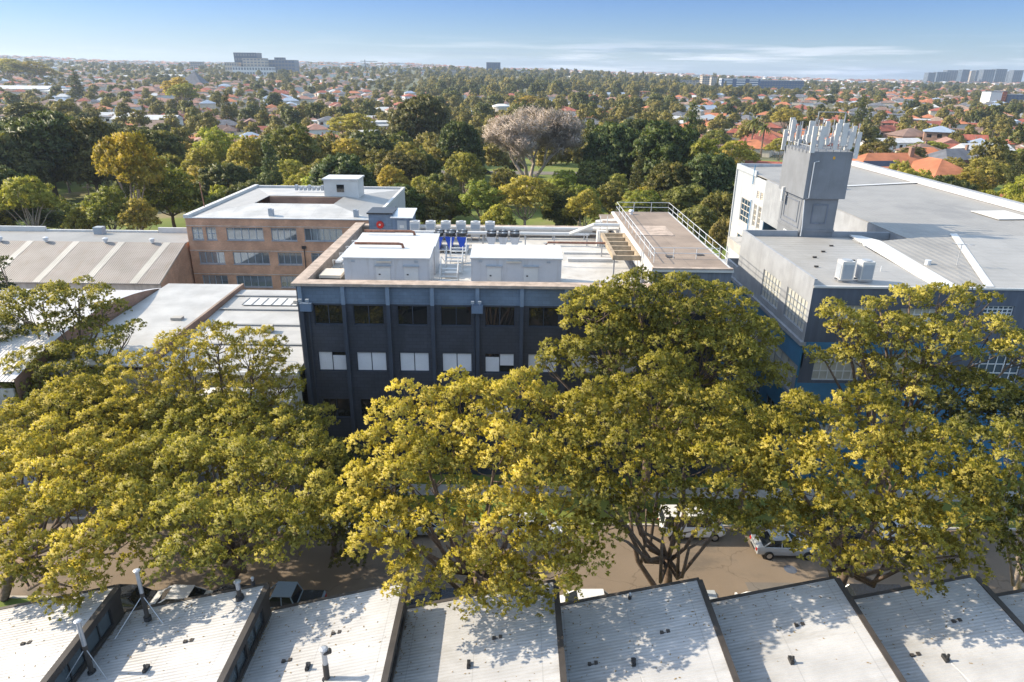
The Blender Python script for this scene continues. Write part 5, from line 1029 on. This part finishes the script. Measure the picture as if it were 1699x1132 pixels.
slab_block('apartment_block', 821, 832, 116, 2200, 20, 'cream block at the right foot of the blue glass tower', 'building', 'house_cream', 'far_grey', 5, 4)
for i, (u0, u1, vt, mt) in enumerate(((520, 552, 116, 'far_white'), (642, 672, 116, 'far_white'), (700, 716, 116, 'far_white'), (718, 735, 117, 'house_cream'), (741, 756, 116, 'far_tan'), (862, 880, 119, 'house_cream'))):
    slab_block('apartment_block', u0, u1, vt, 2000, 22, ('white low apartment block right of the hospital group','pale apartment pair under the thin crane','white block midway along the centre skyline','cream block next to the tan flats on the skyline','tan flats left of the blue glass tower','cream block right of the blue glass tower')[i], 'building', mt, 'far_grey', 3, 6)
slab_block('apartment_block', 1117, 1165, 134, 1500, 25, 'brown framed apartment block under construction left of the long blue slab', 'building', 'far_tan', 'far_grey', 5, 9)
slab_block('apartment_tower', 1166, 1178, 127, 1400, 20, 'left cream tower of the slim pair', 'tower', 'far_tan', 'far_grey', 7, 3, 'far_tan'); slab_block('apartment_tower', 1181, 1190, 128, 1420, 20, 'right cream tower of the slim pair', 'tower', 'house_cream', 'far_grey', 7, 3)
slab_block('long_slab_block', 1198, 1262, 131, 1500, 22, 'long white-topped blue windowed slab block, left half', 'building', 'far_blue', 'far_white', 5, 3, 'far_white'); slab_block('long_slab_block', 1262, 1335, 134, 1530, 22, 'long white-topped blue windowed slab block, right half', 'building', 'far_blue', 'far_grey', 4, 16, 'far_white')
for i, (u0, u1, vt, mt) in enumerate(((1541,1553,121,'far_grey'),(1556,1577,120,'tower_glass'),(1572,1592,117,'far_grey'),(1598,1610,116,'tower_glass'),(1612,1620,118,'far_tan'),(1621,1631,117,'tower_glass'),(1633,1652,116,'far_grey'),(1654,1672,115,'tower_glass'),(1673,1686,119,'far_grey'),(1683,1699,117,'far_grey'))):
    slab_block('high_rise', u0, u1, vt, 2900+i % 3*90, 30, ('first','second','third','fourth','fifth','sixth','seventh','eighth','ninth','tenth')[i]+' high-rise from the left in the far right skyline cluster', 'high-rise', mt, 'far_grey' if mt != 'far_grey' else 'tower_glass', 12, 5, 'far_grey')['group'] = 'far right skyline high-rises'
o = slab_block('white_orange_block', 1645, 1664, 153, 900, 18, 'white end wall slab block with orange fins at the right edge', 'building', 'far_white', 'far_white', 5, 1); slab_block('white_orange_block', 1665, 1672, 152, 905, 18, 'orange stair tower beside the white slab at the right edge', 'building', 'tile_orange', 'tile_red', 6, 1); slab_block('white_orange_block', 1673, 1705, 158, 910, 18, 'dark banded wing right of the orange stair tower', 'building', 'far_grey', 'far_blue', 6, 5)
slab_block('red_brick_flats', 1046, 1082, 153, 1000, 18, 'red brick flats with orange hipped roof in mid distance', 'flats', 'tile_red', 'far_tan', 3, 6, 'tile_orange')
p = PY(606, 112, 2000); zc_ = hills(p.x, p.y); hc = PY(606, 99, 2000).z-zc_; cr_ = thing('tower_crane', 'thin tower crane on the skyline between the hospital and the blue glass tower', 'crane', (p.x, p.y, zc_))
MB().box(-.9, .9, -.9, .9, 0, hc).build('mast', 'far_grey', cr_, (0,0,0)); MB().box(-12, 34, -.8, .8, hc*.86, hc*.86+1.4).build('jib', 'far_grey', cr_, (0,0,0))
# church with a raked pyramid roof
p = PY(322, 133, 1150); ch = thing('church', 'pyramid roofed church with a white spike, left middle distance', 'church', (p.x, p.y, hills(p.x, p.y)))
bz = 0; tz = PY(322, 118, 1150).z-hills(p.x, p.y); w_ = 19
MB().add([(-w_, -w_, 4), (w_, -w_, 4), (w_, w_, 4), (-w_, w_, 4), (2, 0, tz)], [(0,1,4), (1,2,4), (2,3,4), (3,0,4), (3,2,1,0)]).build('roof', 'slate', ch, (0,0,0)); MB().box(-w_*.9, w_*.9, -w_*.9, w_*.9, -2, 4).build('wall', 'house_cream', ch, (0,0,0))
MB().add([(1, -1, tz-5), (3, -1, tz-5), (2, 0, tz+7)], [(0,1,2), (0,2,1)]).tube([(2, 0, tz-6), (2, 0, tz+8)], [1.2, .2], 5).build('spike', 'far_white', ch, (0,0,0)); occupy(p.x, p.y, 24)
p = PZ(832, 182, 6); rd = thing('drum_hall', 'white roofed round drum hall behind the bare tree', 'hall', (p.x, p.y, hills(p.x, p.y)))
MB().tube([(0,0,0), (0,0,8)], 7, 20).build('wall', 'house_cream', rd, (0,0,0)); MB().tube([(0,0,8.003), (0,0,9), (0,0,10.2)], [7.5, 7.5, 3], 20).build('roof', 'far_white', rd, (0,0,0)); MB().box(-28, -8, -6, 8, 0, 4.5).box(9, 22, -4, 8, 0, 4.5).build('side_wing', 'far_white', rd, (0,0,0)); occupy(p.x, p.y, 26)

# ------------------------------------------------------------------ houses
def house_meshes(kind):
    mw, mr, mwin = MB(), MB(), MB(); ch = MB()
    def hip(x0, x1, y0, y1, z0, h, e=.6):
        x0 -= e; x1 += e; y0 -= e; y1 += e; m_ = min(x1-x0, y1-y0)/2
        if x1-x0 >= y1-y0: r = [(x0+m_, (y0+y1)/2, z0+h), (x1-m_, (y0+y1)/2, z0+h)]; f = [(0,1,5,4), (1,2,5), (2,3,4,5), (3,0,4), (3,2,1,0)]
        else: r = [((x0+x1)/2, y0+m_, z0+h), ((x0+x1)/2, y1-m_, z0+h)]; f = [(0,1,4), (1,2,5,4), (2,3,5), (3,0,4,5), (3,2,1,0)]
        mr.add([(x0,y0,z0), (x1,y0,z0), (x1,y1,z0), (x0,y1,z0)]+r, f)
    def gable(x0, x1, y0, y1, z0, h, e=.5):
        mr.add([(x0-e,y0-e,z0), (x1+e,y0-e,z0), (x1+e,y1+e,z0), (x0-e,y1+e,z0), (x0-e,(y0+y1)/2,z0+h), (x1+e,(y0+y1)/2,z0+h)], [(0,1,5,4), (2,3,4,5), (1,2,5), (3,0,4), (3,2,1,0)])
    def wins(x0, x1, y, z0, z1, n):
        for k in range(n): xa = x0+(x1-x0)*(k+.25)/n; mwin.box(xa, xa+(x1-x0)*.45/n, y-.06, y+.02, z0, z1)
    if kind == 'hip': mw.box(-7, 7, -6, 6, -2, 3.2); hip(-7, 7, -6, 6, 3.2, 2.9); wins(-7, 7, -6, .9, 2.4, 4)
    elif kind == 'ell': mw.box(-8, 8, -1, 7, -2, 3.2); mw.box(1, 8, -7, -1, -2, 3.2); hip(-8, 8, -1, 7, 3.2, 2.6); hip(1, 8, -7, 3, 3.21, 2.3); wins(-8, 1, -1, .9, 2.4, 3); wins(1, 8, -7, .9, 2.4, 2)
    elif kind == 'two': mw.box(-6, 6, -5, 6, -2, 6.2); hip(-6, 6, -5, 6, 6.2, 2.3); wins(-6, 6, -5, 3.9, 5.4, 3); wins(-6, 6, -5, .9, 2.5, 3)
    elif kind == 'gab': mw.box(-7, 7, -5, 5, -2, 3.4); gable(-7, 7, -5, 5, 3.4, 2.6); wins(-7, 7, -5, 1, 2.5, 4); mw.add([(-7,-5,3.4), (-7,5,3.4), (-7,0,5.9)], [(0,1,2), (2,1,0)]); mw.add([(7,-5,3.4), (7,5,3.4), (7,0,5.9)], [(0,1,2), (2,1,0)])
    elif kind == 'long': mw.box(-14, 14, -5, 5, -2, 4); gable(-14, 14, -5, 5, 4, 1.8); wins(-14, 14, -5, 1, 3, 8)
    elif kind == 'flat': mw.box(-7, 7, -5, 7, -2, 6.0); mr.box(-7.4, 7.4, -5.4, 7.4, 6.002, 6.5); wins(-7, 7, -5, 3.6, 5.4, 3); wins(-7, 7, -5, .6, 2.6, 3)
    if kind in ('hip', 'ell', 'two'): ch.box(3, 3.7, 2, 2.6, 4.5, 6.7 if kind != 'two' else 9.3)
    return mw, mr, mwin, ch
HM = {}
def house_data(kind, roof, wall):
    if (kind, roof, wall) not in HM:
        out = []
        for mb, nm, mt in zip(house_meshes(kind), ('wall', 'roof', 'window', 'chimney'), (wall, roof, 'dark_glass', 'house_brick')):
            if not mb.v: continue
            o = mb.build(nm, mt); out.append((nm, o.data)); bpy.data.objects.remove(o)
        HM[(kind, roof, wall)] = out
    return HM[(kind, roof, wall)]
RW = dict(tile_orange='orange-tiled', tile_red='red-tiled', tile_pink='faded pink-tiled', tile_brown='brown-tiled', slate='grey slate', tile_faded='pale terracotta', roof_white='white-roofed', roof_blue='blue-grey roofed')
KW = dict(hip='hipped house', ell='L-shaped house', two='two-storey house', gab='gabled house', long='long building', flat='box house')
def put_house(kind, roof, wall, x, y, ang, s=1.0, label=None, sz=1.0):
    z_ = hills(x, y); e = bpy.data.objects.new('house', None); C.objects.link(e); e.location = (x, y, z_); e.rotation_euler = (0, 0, ang); e.scale = (s, s, s*sz)
    for nm, d in house_data(kind, roof, wall):
        o = bpy.data.objects.new(nm, d); C.objects.link(o); o.parent = e
    e['category'] = 'house'; e['group'] = 'houses of the suburb'; HOUSES.append((e, kind, roof, label)); occupy(x, y, 8*s*(1.6 if kind == 'long' else 1)); return e
HX = [('ell','tile_orange','house_cream',1490,290,5,1.9,.15,'big orange-tiled house with dark solar panels behind the factory roof'),('hip','tile_red','house_brick',1692,330,6,1.3,.2,'red-tiled house at the right edge above the factory roof'),('hip','tile_orange','house_brick',925,238,5,1.1,.3,'orange-tiled house peeping right of the bare tree top'),('ell','tile_red','house_brick',955,225,5,1.0,-.2,None),
 ('flat','roof_white','house_white',622,208,5,1.1,.4,'white-walled modern house with white butterfly roofs, left one'),('flat','roof_white','house_white',643,210,5,.9,.3,'white-walled modern house, right one beside the dark fig'),('two','slate','house_cream',578,190,5,1.0,.5,None),('two','slate','house_white',545,203,5,1.0,.3,None),('hip','tile_brown','house_brick',645,238,5,1.0,.2,None),('hip','tile_red','house_brick',545,228,5,.9,.4,None),
 ('hip','tile_orange','house_cream',420,226,5,.9,.2,None),('gab','roof_blue','house_white',438,232,5,1.0,.3,None),('hip','tile_orange','house_cream',330,225,5,1.0,.1,None),('gab','tile_red','house_brick',495,183,5,1.3,.5,'dark red steep-roofed house, mid left'),('ell','tile_red','house_brick',465,155,5,1.5,.2,None),('ell','tile_pink','house_brick',455,162,5,1.5,.1,None),
 ('long','roof_white','house_white',45,152,5,2.0,.1,'long white-roofed hall in the row at far left'),('long','roof_white','house_white',95,153,5,1.5,-.2,'second white-roofed hall in the far left row'),('gab','slate','house_white',125,155,5,1.5,.6,'dark steep gabled house ending the white hall row'),('long','roof_white','house_white',285,140,5,1.8,.1,'long low white building left of the pyramid church'),
 ('hip','tile_pink','house_brick',75,192,5,1.2,.2,None),('hip','tile_pink','house_brick',225,190,5,1.0,.1,None),('hip','tile_pink','house_brick',258,190,5,1.0,.1,None),('hip','tile_pink','house_brick',295,190,5,1.0,.1,None),('long','roof_white','house_white',245,198,5,1.3,.05,None),('ell','tile_pink','house_brick',245,152,5,1.9,.1,None),('hip','slate','house_cream',20,220,5,1.3,.1,None),
 ('ell','tile_orange','house_cream',1165,205,5,1.2,.2,None),('hip','tile_orange','house_brick',1140,210,5,1.1,.3,None),('gab','roof_blue','house_white',1170,180,5,1.3,.1,None),('ell','slate','house_white',1225,196,5,1.3,.5,'grey slate house with solar panels left of the antennas'),('hip','tile_orange','house_cream',1270,222,5,1.2,.2,None),('hip','tile_red','house_brick',1285,205,5,1.0,.2,None),('hip','tile_red','house_brick',1255,232,5,1.1,.3,None),
 ('ell','tile_red','house_brick',985,162,5,1.4,.2,None),('ell','tile_faded','house_cream',975,168,5,1.4,.1,None),('ell','tile_orange','house_cream',1010,190,5,1.3,.4,None),('hip','tile_pink','house_cream',1040,182,5,1.4,.2,None),('hip','tile_orange','house_cream',1075,183,5,1.4,.5,None),('long','roof_blue','house_white',1010,158,5,1.5,.1,None),
 ('hip','tile_brown','house_brick',1510,222,5,1.3,.1,None),('ell','tile_red','house_brick',1480,214,5,1.2,.3,None),('long','roof_white','house_white',1480,232,5,1.0,.2,None),('gab','roof_white','house_cream',1510,238,5,1.1,-.2,None),('hip','tile_brown','house_cream',1530,245,5,1.1,.2,None),('hip','tile_orange','house_brick',1560,250,5,1.4,.1,None),('ell','slate','house_brick',1600,262,5,1.4,.4,None),('gab','roof_white','house_white',1630,252,5,1.4,.1,None),
 ('ell','slate','house_white',1660,275,5,1.3,.3,None),('gab','slate','house_white',1690,265,5,1.3,.1,None),('hip','tile_orange','house_cream',1475,158,5,1.7,.2,None),('hip','tile_orange','house_cream',1540,172,5,1.7,.1,None),('hip','tile_red','house_brick',1600,166,5,1.4,.1,None),('gab','tile_red','house_white',1540,205,5,1.1,.1,None),('hip','slate','house_cream',1450,190,5,1.2,.3,None)]
for i, (k, r, w_, u, v, z0, s, ang, lab) in enumerate(HX):
    p = PZ(u, v, z0)
    for _ in range(5):
        if 0 < p.y < 1500: p = PZ(u, v, min(28, hills(p.x, p.y)+z0))
    if not 0 < p.y < 2200: continue
    if not (lab or free(p.x, p.y, 5)): continue
    e = put_house(k, r, w_, p.x, p.y, ang, s, lab)
    if lab and 'solar' in lab:
        o = MB().add([(-6, -.9, 3.55), (0, -.9, 3.55), (0, 1.0, 4.75), (-6, 1.0, 4.75)], [(0,1,2,3)]).build('solar_panel', 'solar', None); o.parent = e
rg = random.Random(77)
cand = []
def streets(ang, x0, x1, y0, y1, dx, dy):
    ca, sa = math.cos(ang), math.sin(ang); R_ = int(4200/dx)
    for i in range(-R_, R_):
        for j in range(-R_, R_):
            X_ = i*dx; Y_ = j*dy+(j % 2)*-(dy*.42)
            x = X_*ca-Y_*sa; y = X_*sa+Y_*ca
            if not (x0 <= x/max(y, 1) <= x1 and y0 <= y <= y1): continue
            cand.append((x+rg.uniform(-2, 2), y+rg.uniform(-2, 2), ang))
streets(.35, -.85, -.12, 275, 1500, 17, 25); streets(-.2, -.12, .22, 290, 1500, 18, 27); streets(-.42, .22, .86, 190, 1800, 17, 24); streets(.2, -.86, .86, 1500, 3700, 26, 52)
cand.sort(key=lambda c: c[1]); far_h = MB(); nH = 0; fm_mats = ['tile_orange', 'tile_red', 'tile_pink', 'tile_brown', 'slate', 'tile_faded', 'roof_white', 'roof_blue', 'far_white', 'house_cream']
for x, y, ang in cand:
    a = x/y
    pr_ = .58 if a < -.12 else (.36 if a < .22 else (.66 if y < 600 else .5))
    if y > 1050 and -.2 < a < .35: pr_ *= .12
    if y > 1100: pr_ *= .5
    if y > 2500: pr_ = .42
    if 225 < y < 272 and abs(a) < .8 and a < .3: continue
    if a > .22 and y < 190: continue
    if rg.random() > pr_ or not free(x, y, 6): continue
    if a > .1: roofs = ['tile_orange']*3+['tile_red']*3+['tile_pink', 'tile_brown', 'tile_brown', 'slate', 'slate', 'tile_faded', 'roof_white', 'roof_blue']
    else: roofs = ['tile_pink']*4+['tile_red']*2+['tile_orange', 'tile_brown', 'tile_brown', 'slate', 'slate', 'tile_faded', 'roof_white', 'roof_blue']
    r = rg.choice(roofs); k = rg.choice(['hip']*3+['ell']*3+['two', 'gab', 'gab', 'two', 'flat'] if r not in ('roof_white',) else ['gab', 'long', 'flat']); s = rg.uniform(.8, 1.2)*(1 if y < 1000 else 1.15)
    if k == 'flat' and r.startswith('tile'): k = 'hip'
    ang2 = ang+rg.choice((0, math.pi/2, math.pi, -math.pi/2))+rg.uniform(-.06, .06)
    if nH < 240: put_house(k, r, rg.choice(('house_cream', 'house_white', 'house_brick', 'house_brick')), x, y, ang2, s); nH += 1
    else:
        z_ = hills(x, y)+.3; c_, s_ = math.cos(ang2), math.sin(ang2); w_, d_ = rg.uniform(5, 9)*s, rg.uniform(4.5, 6.5)*s; hh = 3.4 if rg.random() < .7 else 6.5
        if y > 2500: w_ *= 1.5; d_ *= 1.4; hh = rg.choice((5, 7, 10))
        tr = lambda px_, py_, pz_: (x+px_*c_-py_*s_, y+px_*s_+py_*c_, z_+pz_)
        far_h.cur = rg.choice((8, 9, 9)) if y < 2400 else 8
        far_h.add([tr(-w_,-d_,-2), tr(w_,-d_,-2), tr(w_,d_,-2), tr(-w_,d_,-2), tr(-w_,-d_,hh), tr(w_,-d_,hh), tr(w_,d_,hh), tr(-w_,d_,hh)], [(0,1,5,4), (1,2,6,5), (2,3,7,6), (3,0,4,7)])
        far_h.cur = fm_mats.index(r); e_ = .5
        far_h.add([tr(-w_-e_,-d_-e_,hh), tr(w_+e_,-d_-e_,hh), tr(w_+e_,d_+e_,hh), tr(-w_-e_,d_+e_,hh), tr(-w_*.35,0,hh+2.6), tr(w_*.35,0,hh+2.6)], [(0,1,5,4), (1,2,5), (2,3,4,5), (3,0,4)])
        occupy(x, y, 8*s)
fo = far_h.build('distant_houses', fm_mats); tag(fo, 'mass of distant suburban houses and flats running up to the skyline', 'houses', None, 'stuff')

# ------------------------------------------------------------------ more trees: nearest as things, the far wood as one mass of instances
tc_ = []; rg = random.Random(99)
def sc_trees(y0, y1, dens_area):
    A_ = .86*(y1**2-y0**2); n = int(A_/dens_area)
    for _ in range(n):
        y = math.sqrt(rg.uniform(y0**2, y1**2)); x = y*(rg.uniform(-.86, .86) if y < 700 else rg.uniform(-1.0, 1.0)); tc_.append((x, y))
sc_trees(258, 700, 235); sc_trees(700, 1500, 400); sc_trees(1500, 3900, 900)
for _ in range(900): y = rg.uniform(130, 245); tc_.append((y*rg.uniform(-.8, .3), y))
for _ in range(120): y = rg.uniform(95, 250); tc_.append((y*rg.uniform(.52, .85), y))
tc_.sort(key=lambda c: c[1]); nT = 0; far_pts = []
for x, y in tc_:
    a = x/y
    if abs(a-.028) < .085 and 150 < y < 236: continue
    if y < 250 and -.35 < a < .25 and not (128 < y < 150): 
        if rg.random() < .15: continue
    if 132 < y < 178 and -.75 < a < -.44: continue
    if y < 140 and (-.47 < a < .50): continue
    if y < 128 and a > .3 and x < 66: continue
    if abs(y-250) < 7 or not free(x, y, 2.5): continue
    r_ = rg.random(); k = 'gum' if r_ < .40 else 'round' if r_ < .66 else 'golden' if r_ < .80 else 'fig' if r_ < .90 else 'pine' if r_ < .93 else 'palm' if r_ < .95 else 'gum'
    w_, h_ = dict(gum=(10, 12), round=(8, 8), golden=(8, 8), fig=(14, 13), pine=(5, 16), palm=(5, 9))[k]; f = rg.uniform(.65, 1.25)
    if y > 258 and (a < -.12 or a > .22) and y < 1500: f *= .84
    if -.12 < a < .33 and 900 < y < 2400: f *= 1.3; k = rg.choice(('gum', 'fig', 'round'))
    if y > 2400: f *= .7
    w_ *= f; h_ *= f
    if nT < 185 and y > 120: plant(k, x, y, w_, h_, int(x*13+y)); nT += 1; occupy(x, y, w_*.3)
    else: far_pts.append((x, y, w_, h_, k)); 
    if y < 900: occupy(x, y, w_*.22)
FA = {}
FA['gum'] = [arche('far_gum', 'leaf_far', 6.5, 14, s, 7, 1.7, 7, 4, 1.1, .6, 'bark', .5, .8, 1.1, tint=.5) for s in (61, 62)]
FA['round'] = [arche('far_round', 'leaf_far', 6, 10, s, 6, 1.7, 7, 4, 1.1, .6, 'bark', .42, .9, 1.1, tint=.4) for s in (63,)]
FA['golden'] = [arche('far_golden', 'leaf_far', 6, 10, s, 6, 1.7, 7, 4, 1.1, .6, 'bark', .42, .9, 1.1, tint=.8) for s in (64,)]
FA['fig'] = [arche('far_fig', 'leaf_fig', 8, 12, s, 8, 2.0, 5, 4, 1.3, .8, 'bark', .42, .9, 1.1, tint=.5) for s in (65,)]
FA['pine'] = [arche('far_pine', 'leaf_fig', 3, 18, 66, 9, 1.2, 8, 4, .9, .4, 'bark', shape='cone')]
FA['palm'] = FA['golden']
fl = [('gum', 6.5, 14, 0), ('gum', 6.5, 14, 1), ('round', 6, 10, 0), ('golden', 6, 10, 0), ('fig', 8, 12, 0), ('pine', 3, 18, 0)]
col_ = bpy.data.collections.new('far_tree_sources')
for i, (k, R_, H_, j) in enumerate(fl):
    o = bpy.data.objects.new('far_tree_source_%d' % i, FA[k][j][0]); col_.objects.link(o)
me = bpy.data.meshes.new('distant_wood'); me.from_pydata([(x, y, hills(x, y)) for x, y, *_ in far_pts], [], [])
ai = me.attributes.new('pick', 'INT', 'POINT'); asx = me.attributes.new('size', 'FLOAT_VECTOR', 'POINT'); ar_ = me.attributes.new('turn', 'FLOAT_VECTOR', 'POINT')
pk, sz_, tn_ = [], [], []
for x, y, w_, h_, k in far_pts:
    q = {'gum': rg.choice((0, 1)), 'round': 2, 'golden': 3, 'palm': 3, 'fig': 4, 'pine': 5}[k]; pk.append(q); _, R_, H_, _ = fl[q]; sz_ += [w_/2/R_, w_/2/R_, h_/H_]; tn_ += [0, 0, rg.uniform(0, 6.28)]
ai.data.foreach_set('value', pk); asx.data.foreach_set('vector', sz_); ar_.data.foreach_set('vector', tn_)
wood = bpy.data.objects.new('distant_wood', me); C.objects.link(wood); tag(wood, 'continuous wood of small far trees between the suburb houses', 'trees', None, 'stuff')
ng = bpy.data.node_groups.new('distant_wood', 'GeometryNodeTree'); ng.interface.new_socket('Geometry', in_out='INPUT', socket_type='NodeSocketGeometry'); ng.interface.new_socket('Geometry', in_out='OUTPUT', socket_type='NodeSocketGeometry')
gi, go = N(ng, 'NodeGroupInput'), N(ng, 'NodeGroupOutput'); ip = N(ng, 'GeometryNodeInstanceOnPoints'); ci = N(ng, 'GeometryNodeCollectionInfo'); ci.inputs[0].default_value = col_; ci.inputs['Separate Children'].default_value = True
def att(nm, ty): a = N(ng, 'GeometryNodeInputNamedAttribute', data_type=ty); a.inputs[0].default_value = nm; return a.outputs[0]
L(ng, gi.outputs[0], ip.inputs['Points']); L(ng, ci.outputs[0], ip.inputs['Instance']); ip.inputs['Pick Instance'].default_value = True
L(ng, att('pick', 'INT'), ip.inputs['Instance Index']); L(ng, att('size', 'FLOAT_VECTOR'), ip.inputs['Scale'])
er = N(ng, 'FunctionNodeEulerToRotation'); L(ng, att('turn', 'FLOAT_VECTOR'), er.inputs[0]); L(ng, er.outputs[0], ip.inputs['Rotation'])
L(ng, ip.outputs[0], go.inputs[0]); wood.modifiers.new('scatter', 'NODES').node_group = ng

for i, (u, v, h, lb) in enumerate(((158, 372, 9, 'behind the domed bush by the park'), (46, 380, 9, 'at the left behind the tan warehouse'), (1445, 300, 10, 'right of the lift tower'), (1640, 250, 10, 'among houses above the factory roof'), (268, 175, 10, 'among pink-roofed houses far left'), (530, 216, 10, 'among houses above the brick block'), (1015, 215, 10, 'behind the big right fig'))):
    p = PZ(u, v, 0); z0 = hills(p.x, p.y); t = thing('power_pole', 'timber power pole with crossarm '+lb, 'power pole', (p.x, p.y, z0), 'power poles')
    MB().tube([(0,0,-.3), (0,0,h)], [.17, .12], 7).build('pole', 'bark', t, (0,0,0)); MB().box(-1.2, 1.2, -.07, .07, h-.8, h-.65).build('crossarm', 'bark', t, (0,0,0))
# ------------------------------------------------------------------ labels that single out each suburban tree and house
LM = [('the bare pink tree', 880, 250), ('the brick block', 470, 345), ('the rooftop antennas', 1350, 215), ('the glassy skyline tower', 410, 100), ('the pyramid church', 320, 128), ('the blue glass tower', 818, 115), ('the red brick flats', 1065, 158),
      ('the solar-panelled orange house', 1500, 290), ('the lone tall pine', 1425, 190), ('the white modern houses', 630, 200), ('the drum hall', 832, 172), ('the white hall row', 70, 150), ('the orange stair tower', 1668, 165), ('the high-rise cluster', 1620, 128), ('the long blue slab', 1265, 137),
      ('the domed bush', 120, 368), ('the pale leaning gum', 215, 300), ('the railed deck', 1110, 370), ('the dark central fig', 700, 210), ('the dark left figs', 90, 260), ('the steep dark-red roof', 495, 178), ('the big right fig', 1095, 265), ('the factory roof edge', 1610, 345), ('the cream tower pair', 1177, 135)]
ORD = ['', 'second', 'third', 'fourth', 'fifth', 'sixth', 'seventh', 'eighth', 'ninth', 'tenth', 'eleventh', 'twelfth', 'thirteenth', 'fourteenth', 'fifteenth', 'sixteenth', 'seventeenth', 'eighteenth', 'nineteenth', 'twentieth']
bpy.context.view_layer.update(); groups = {}
for lst, is_tree in ((TREES, True), (HOUSES, False)):
    for it in lst:
        e = it[0]; lab = it[-1]
        if lab: e['label'] = lab; continue
        u, v, d = proj(e.location+Vector((0, 0, 5))); nm = min(LM, key=lambda q: ((q[1]-u)*.7)**2+((q[2]-v)*1.6)**2)
        rel = 'beyond' if v < nm[2]-14 else ('below' if v > nm[2]+14 else ('left of' if u < nm[1] else 'right of'))
        what = KINDW[it[1]] if is_tree else RW[it[2]]+' '+KW[it[1]]
        groups.setdefault((what, rel, nm[0]), []).append((u, e))
for (what, rel, nm), its in groups.items():
    its.sort(key=lambda q: q[0])
    for i, (u, e) in enumerate(its):
        e['label'] = '%s %s %s' % (what, rel, nm) if len(its) == 1 else '%s, %s of the %s %s' % (what, ('leftmost' if i == 0 else ORD[min(i, 19)]+' from left'), 'group '+rel, nm)

# ------------------------------------------------------------------ the air
hz = MB().box(-9400, 9400, -80, 9400, -12, 190).build('haze', 'white_paint'); hz.data.materials.clear()
hm = bpy.data.materials.new('haze'); hm.use_nodes = True; t = hm.node_tree; t.nodes.clear()
pv = N(t, 'ShaderNodeVolumePrincipled'); pv.inputs['Color'].default_value = (.72, .84, 1, 1); pv.inputs['Density'].default_value = 0.0001; pv.inputs['Anisotropy'].default_value = .2
ou = N(t, 'ShaderNodeOutputMaterial'); L(t, pv.outputs[0], ou.inputs['Volume']); hz.data.materials.append(hm); hz['kind'] = 'stuff'; hz['label'] = 'pale blue distance haze over the suburb'
